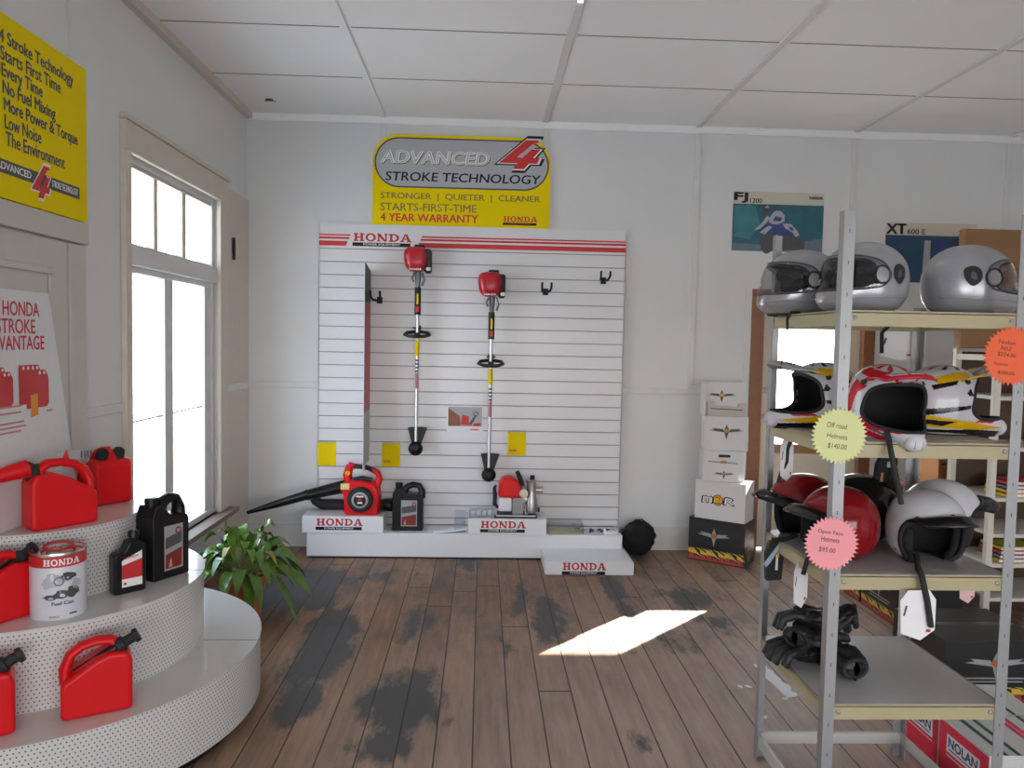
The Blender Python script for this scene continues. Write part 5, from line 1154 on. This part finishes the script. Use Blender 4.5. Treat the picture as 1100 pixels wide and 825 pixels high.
# sunlit patch drawn as a thin white sheet on the floor; paper scraps nearby
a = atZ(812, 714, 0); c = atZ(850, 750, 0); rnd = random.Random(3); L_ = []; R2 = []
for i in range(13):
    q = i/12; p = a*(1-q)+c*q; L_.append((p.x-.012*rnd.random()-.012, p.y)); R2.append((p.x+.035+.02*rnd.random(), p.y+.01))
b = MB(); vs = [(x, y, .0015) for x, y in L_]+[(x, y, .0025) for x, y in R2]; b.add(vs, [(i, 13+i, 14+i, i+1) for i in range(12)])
tag(b.build('sun_patch_strip', PAPER, solid=.001), 'ragged white strip standing in for sunlight on the floorboards beneath the rack left side', 'paper')
for i, (px, py, lab) in enumerate(((843, 751, 'white paper scrap on the floor, right of the white sunlight strip'), (822, 771, 'white paper scrap on the floor, nearest the rack bottom rail'), (795, 738, 'white paper scrap on the floor left of the rack'), (804, 738, 'white paper scrap on the floor touching the left rack post'))):
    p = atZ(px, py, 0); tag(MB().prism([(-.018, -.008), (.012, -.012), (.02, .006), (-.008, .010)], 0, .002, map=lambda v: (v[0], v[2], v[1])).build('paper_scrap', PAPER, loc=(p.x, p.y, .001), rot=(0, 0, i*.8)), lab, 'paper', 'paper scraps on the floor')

# ------------------------------------------------------------------ boxes right of and behind the rack
NRED, GRN = mat('red_carton_print', (.74, .03, .07), .45, var=.03), mat('green_stripe_print', (.02, .10, .05), .45)
def nolan(y0, y1, label):
    X0 = 1.848; t = thing('printed_carton', label, 'box', (X0, y0, 0), 0, 'red and white cartons on the floor beside the rack'); L_ = y1-y0
    MB().box(0, .42, 0, L_, 0, .212).build('carton', mat('white_carton_top', (.58, .575, .56), .5, var=.02), t, bevel=.002)
    b = MB(); n = lambda pts, d, m: b.add([(-d, y, z) for y, z in pts], [tuple(range(len(pts)))], m)
    n([(L_, 0), (0, 0), (0, .205), (L_, .205)], .0008, 0)
    cy = L_*.50; n([(cy+.10, .098), (cy-.10, .098), (cy-.10, .168), (cy+.10, .168)], .0014, 1); n([(cy+.085, .108), (cy-.085, .108), (cy-.085, .113), (cy+.085, .113)], .002, 2); n([(cy+.10, .082), (cy-.10, .082), (cy-.10, .086), (cy+.10, .086)], .0014, 1)
    vs, fs, asp = text_geo('NOLAN', .03); b.add([(-.002, cy+.088-.176*u, .120+.040*v) for u, v in vs], fs, 2)
    b.build('side_print', [NRED, WPRINT, mat('navy_print', (.02, .025, .10), .4)], t)
    b = MB()
    for x, m in ((.055, 2), (.105, 2), (.21, 0), (.235, 0), (.30, 2)): b.add([(x, 0, .2128), (x+.018, 0, .2128), (x+.018, L_, .2128), (x, L_, .2128)], [(0, 1, 2, 3)], m)
    b.build('top_stripes', [NRED, WPRINT, GRN], t)
nolan(2.925, 3.20, 'red-sided carton with white logo, further back beside the rack leg')
nolan(2.62, 2.915, 'red-sided carton with white logo, nearer, at the bottom right corner')
def flame_box(label, x, y, rz, L_, dp, h):
    t = thing('helmet_carton', label, 'box', (x, y, 0), rz, 'black flame-printed cartons behind the rack')
    MB().box(0, L_, 0, dp, 0, h).build('carton', BCARD, t, bevel=.003)
    b = MB(); wings(b, L_*.5, h*.62, L_*.62, .12, -.001, 0, 1); flames(b, .005, L_-.005, .008, .095, -.001, 2, 3)
    b.poly([(L_*.2, h*.40), (L_*.8, h*.40), (L_*.8, h*.425), (L_*.2, h*.425)], -.001, 0).poly([(L_*.24, h*.345), (L_*.76, h*.345), (L_*.76, h*.37), (L_*.24, h*.37)], -.001, 0); b.build('front_print', [HGRY, mat('rust_print', (.45, .12, .03), .4), FY, FR], t)
    MB().box(L_*.02, L_*.98, dp*.46, dp*.54, h, h+.0008).build('tape', mat('grey_tape', (.07, .07, .075), .25), t)
flame_box('black flame-printed carton facing forward, right of the bottom shelf', 2.20, 3.46, 0, .50, .46, .30)
flame_box('black flame-printed carton facing the aisle, nearest of the row behind the rack', 2.505, 4.86, -PI/2, .44, .40, .30)
flame_box('black flame-printed carton facing the aisle, in the middle of the row', 2.505, 5.32, -PI/2, .44, .40, .30)
flame_box('black flame-printed carton facing the aisle, furthest of the row', 2.52, 5.78, -PI/2, .44, .40, .30)

# wooden table with a carton, behind
t = thing('wooden_table', 'plain brown wooden table behind the rack, mostly hidden by helmets', 'table', (3.16, 5.15, 0))
MB().box(-.20, .75, -.26, .26, .70, .735).build('table_top', mat('reddish_table_wood', (.22, .10, .06), .4, var=.2), t, bevel=.003)
for x in (-.17, .70):
    for y in (-.23, .21): MB().box(x, x+.045, y, y+.045, 0, .70).build('leg', BWOOD, t, bevel=.003)
p = atY(1004, 523, 5.1)
t = thing('orange_carton', 'orange-brown carton on the wooden table left of the pigeonhole unit', 'box', (p.x-.01, 5.05, .736)); MB().box(0, .26, 0, .22, 0, .19).build('carton', mat('orange_kraft', (.50, .22, .06), .6), t, bevel=.003)
MB().poly([(.02, .15), (.06, .16), (.06, .17), (.02, .165)], -.001).poly([(.08, .16), (.11, .155), (.11, .165), (.08, .17)], -.001).build('marks', DGREY, t)

# pigeonhole shelving unit
UX0, UX1, UY0, UY1 = 3.0, 4.25, 4.38, 4.80
t = thing('pigeonhole_unit', 'white painted pigeonhole shelving unit with dark back at the right edge', 'shelving unit', (UX0, UY0, 0))
OFFW = mat('cream_white_paint', (.66, .63, .55), .5)
for x, y in ((0, 0), (0, .385), (.62, 0), (.62, .385), (1.215, 0), (1.215, .385)): MB().box(x, x+.038, y, y+.035, 0, 1.68).build('post', OFFW, t, bevel=.003)
for z in (.20, .405, .585, .80, 1.10, 1.40, 1.645): MB().box(.038, 1.215, .004, .416, z-.022, z).build('shelf', OFFW, t, bevel=.002)
for z in (.405, .80, 1.645): MB().box(.006, .032, .035, .385, z-.035, z).build('side_rail', OFFW, t)
MB().box(.0, 1.253, .421, .428, 0, 1.66).build('back_panel', mat('dark_brown_board', (.075, .04, .025), .6), t)
MB().box(.628, .650, .036, .384, .02, 1.62).build('divider', OFFW, t)
cols = ((.65, .48, .04), (.55, .40, .03), (.10, .12, .25), (.50, .05, .04), (.60, .55, .10))
nn = ['lowest', 'second', 'third', 'fourth', 'top']
for j, (z, x) in enumerate(((.80, .12), (.405, .10), (.585, .70))):
    for q in range(4):
        c_ = cols[(q+j) % 5]; cn = ('yellow', 'amber', 'navy', 'red', 'lime yellow')[(q+j) % 5]
        bk = thing('manual', '%s manual, %s of the small pile on the %s pigeonhole shelf' % (cn, nn[q], ('upper left', 'lower left', 'middle right')[j]), 'book', (UX0+x+.012*q, UY0+.03+.01*q, z+.001+.022*q), 0, 'manuals in the pigeonhole unit')
        MB().box(0, .24, 0, .20, 0, .003).box(0, .24, 0, .20, .018, .021).box(0, .004, 0, .20, 0, .021).build('cover', mat('%s_cover' % cn.replace(' ', '_'), c_, .5), bk); MB().box(.006, .236, .004, .196, .003, .018).build('pages', PAPER, bk)
t = thing('cardboard_carton', 'large flat brown cardboard carton standing on top of the pigeonhole unit', 'box', (2.98, 4.70, 1.682))
MB().box(0, 1.0, 0, .07, 0, .74).build('carton', KRAFT, t, bevel=.004)
MB().box(0, 1.0, .02, .05, .74, .7415).build('tape', mat('brown_tape', (.30, .16, .06), .3), t)
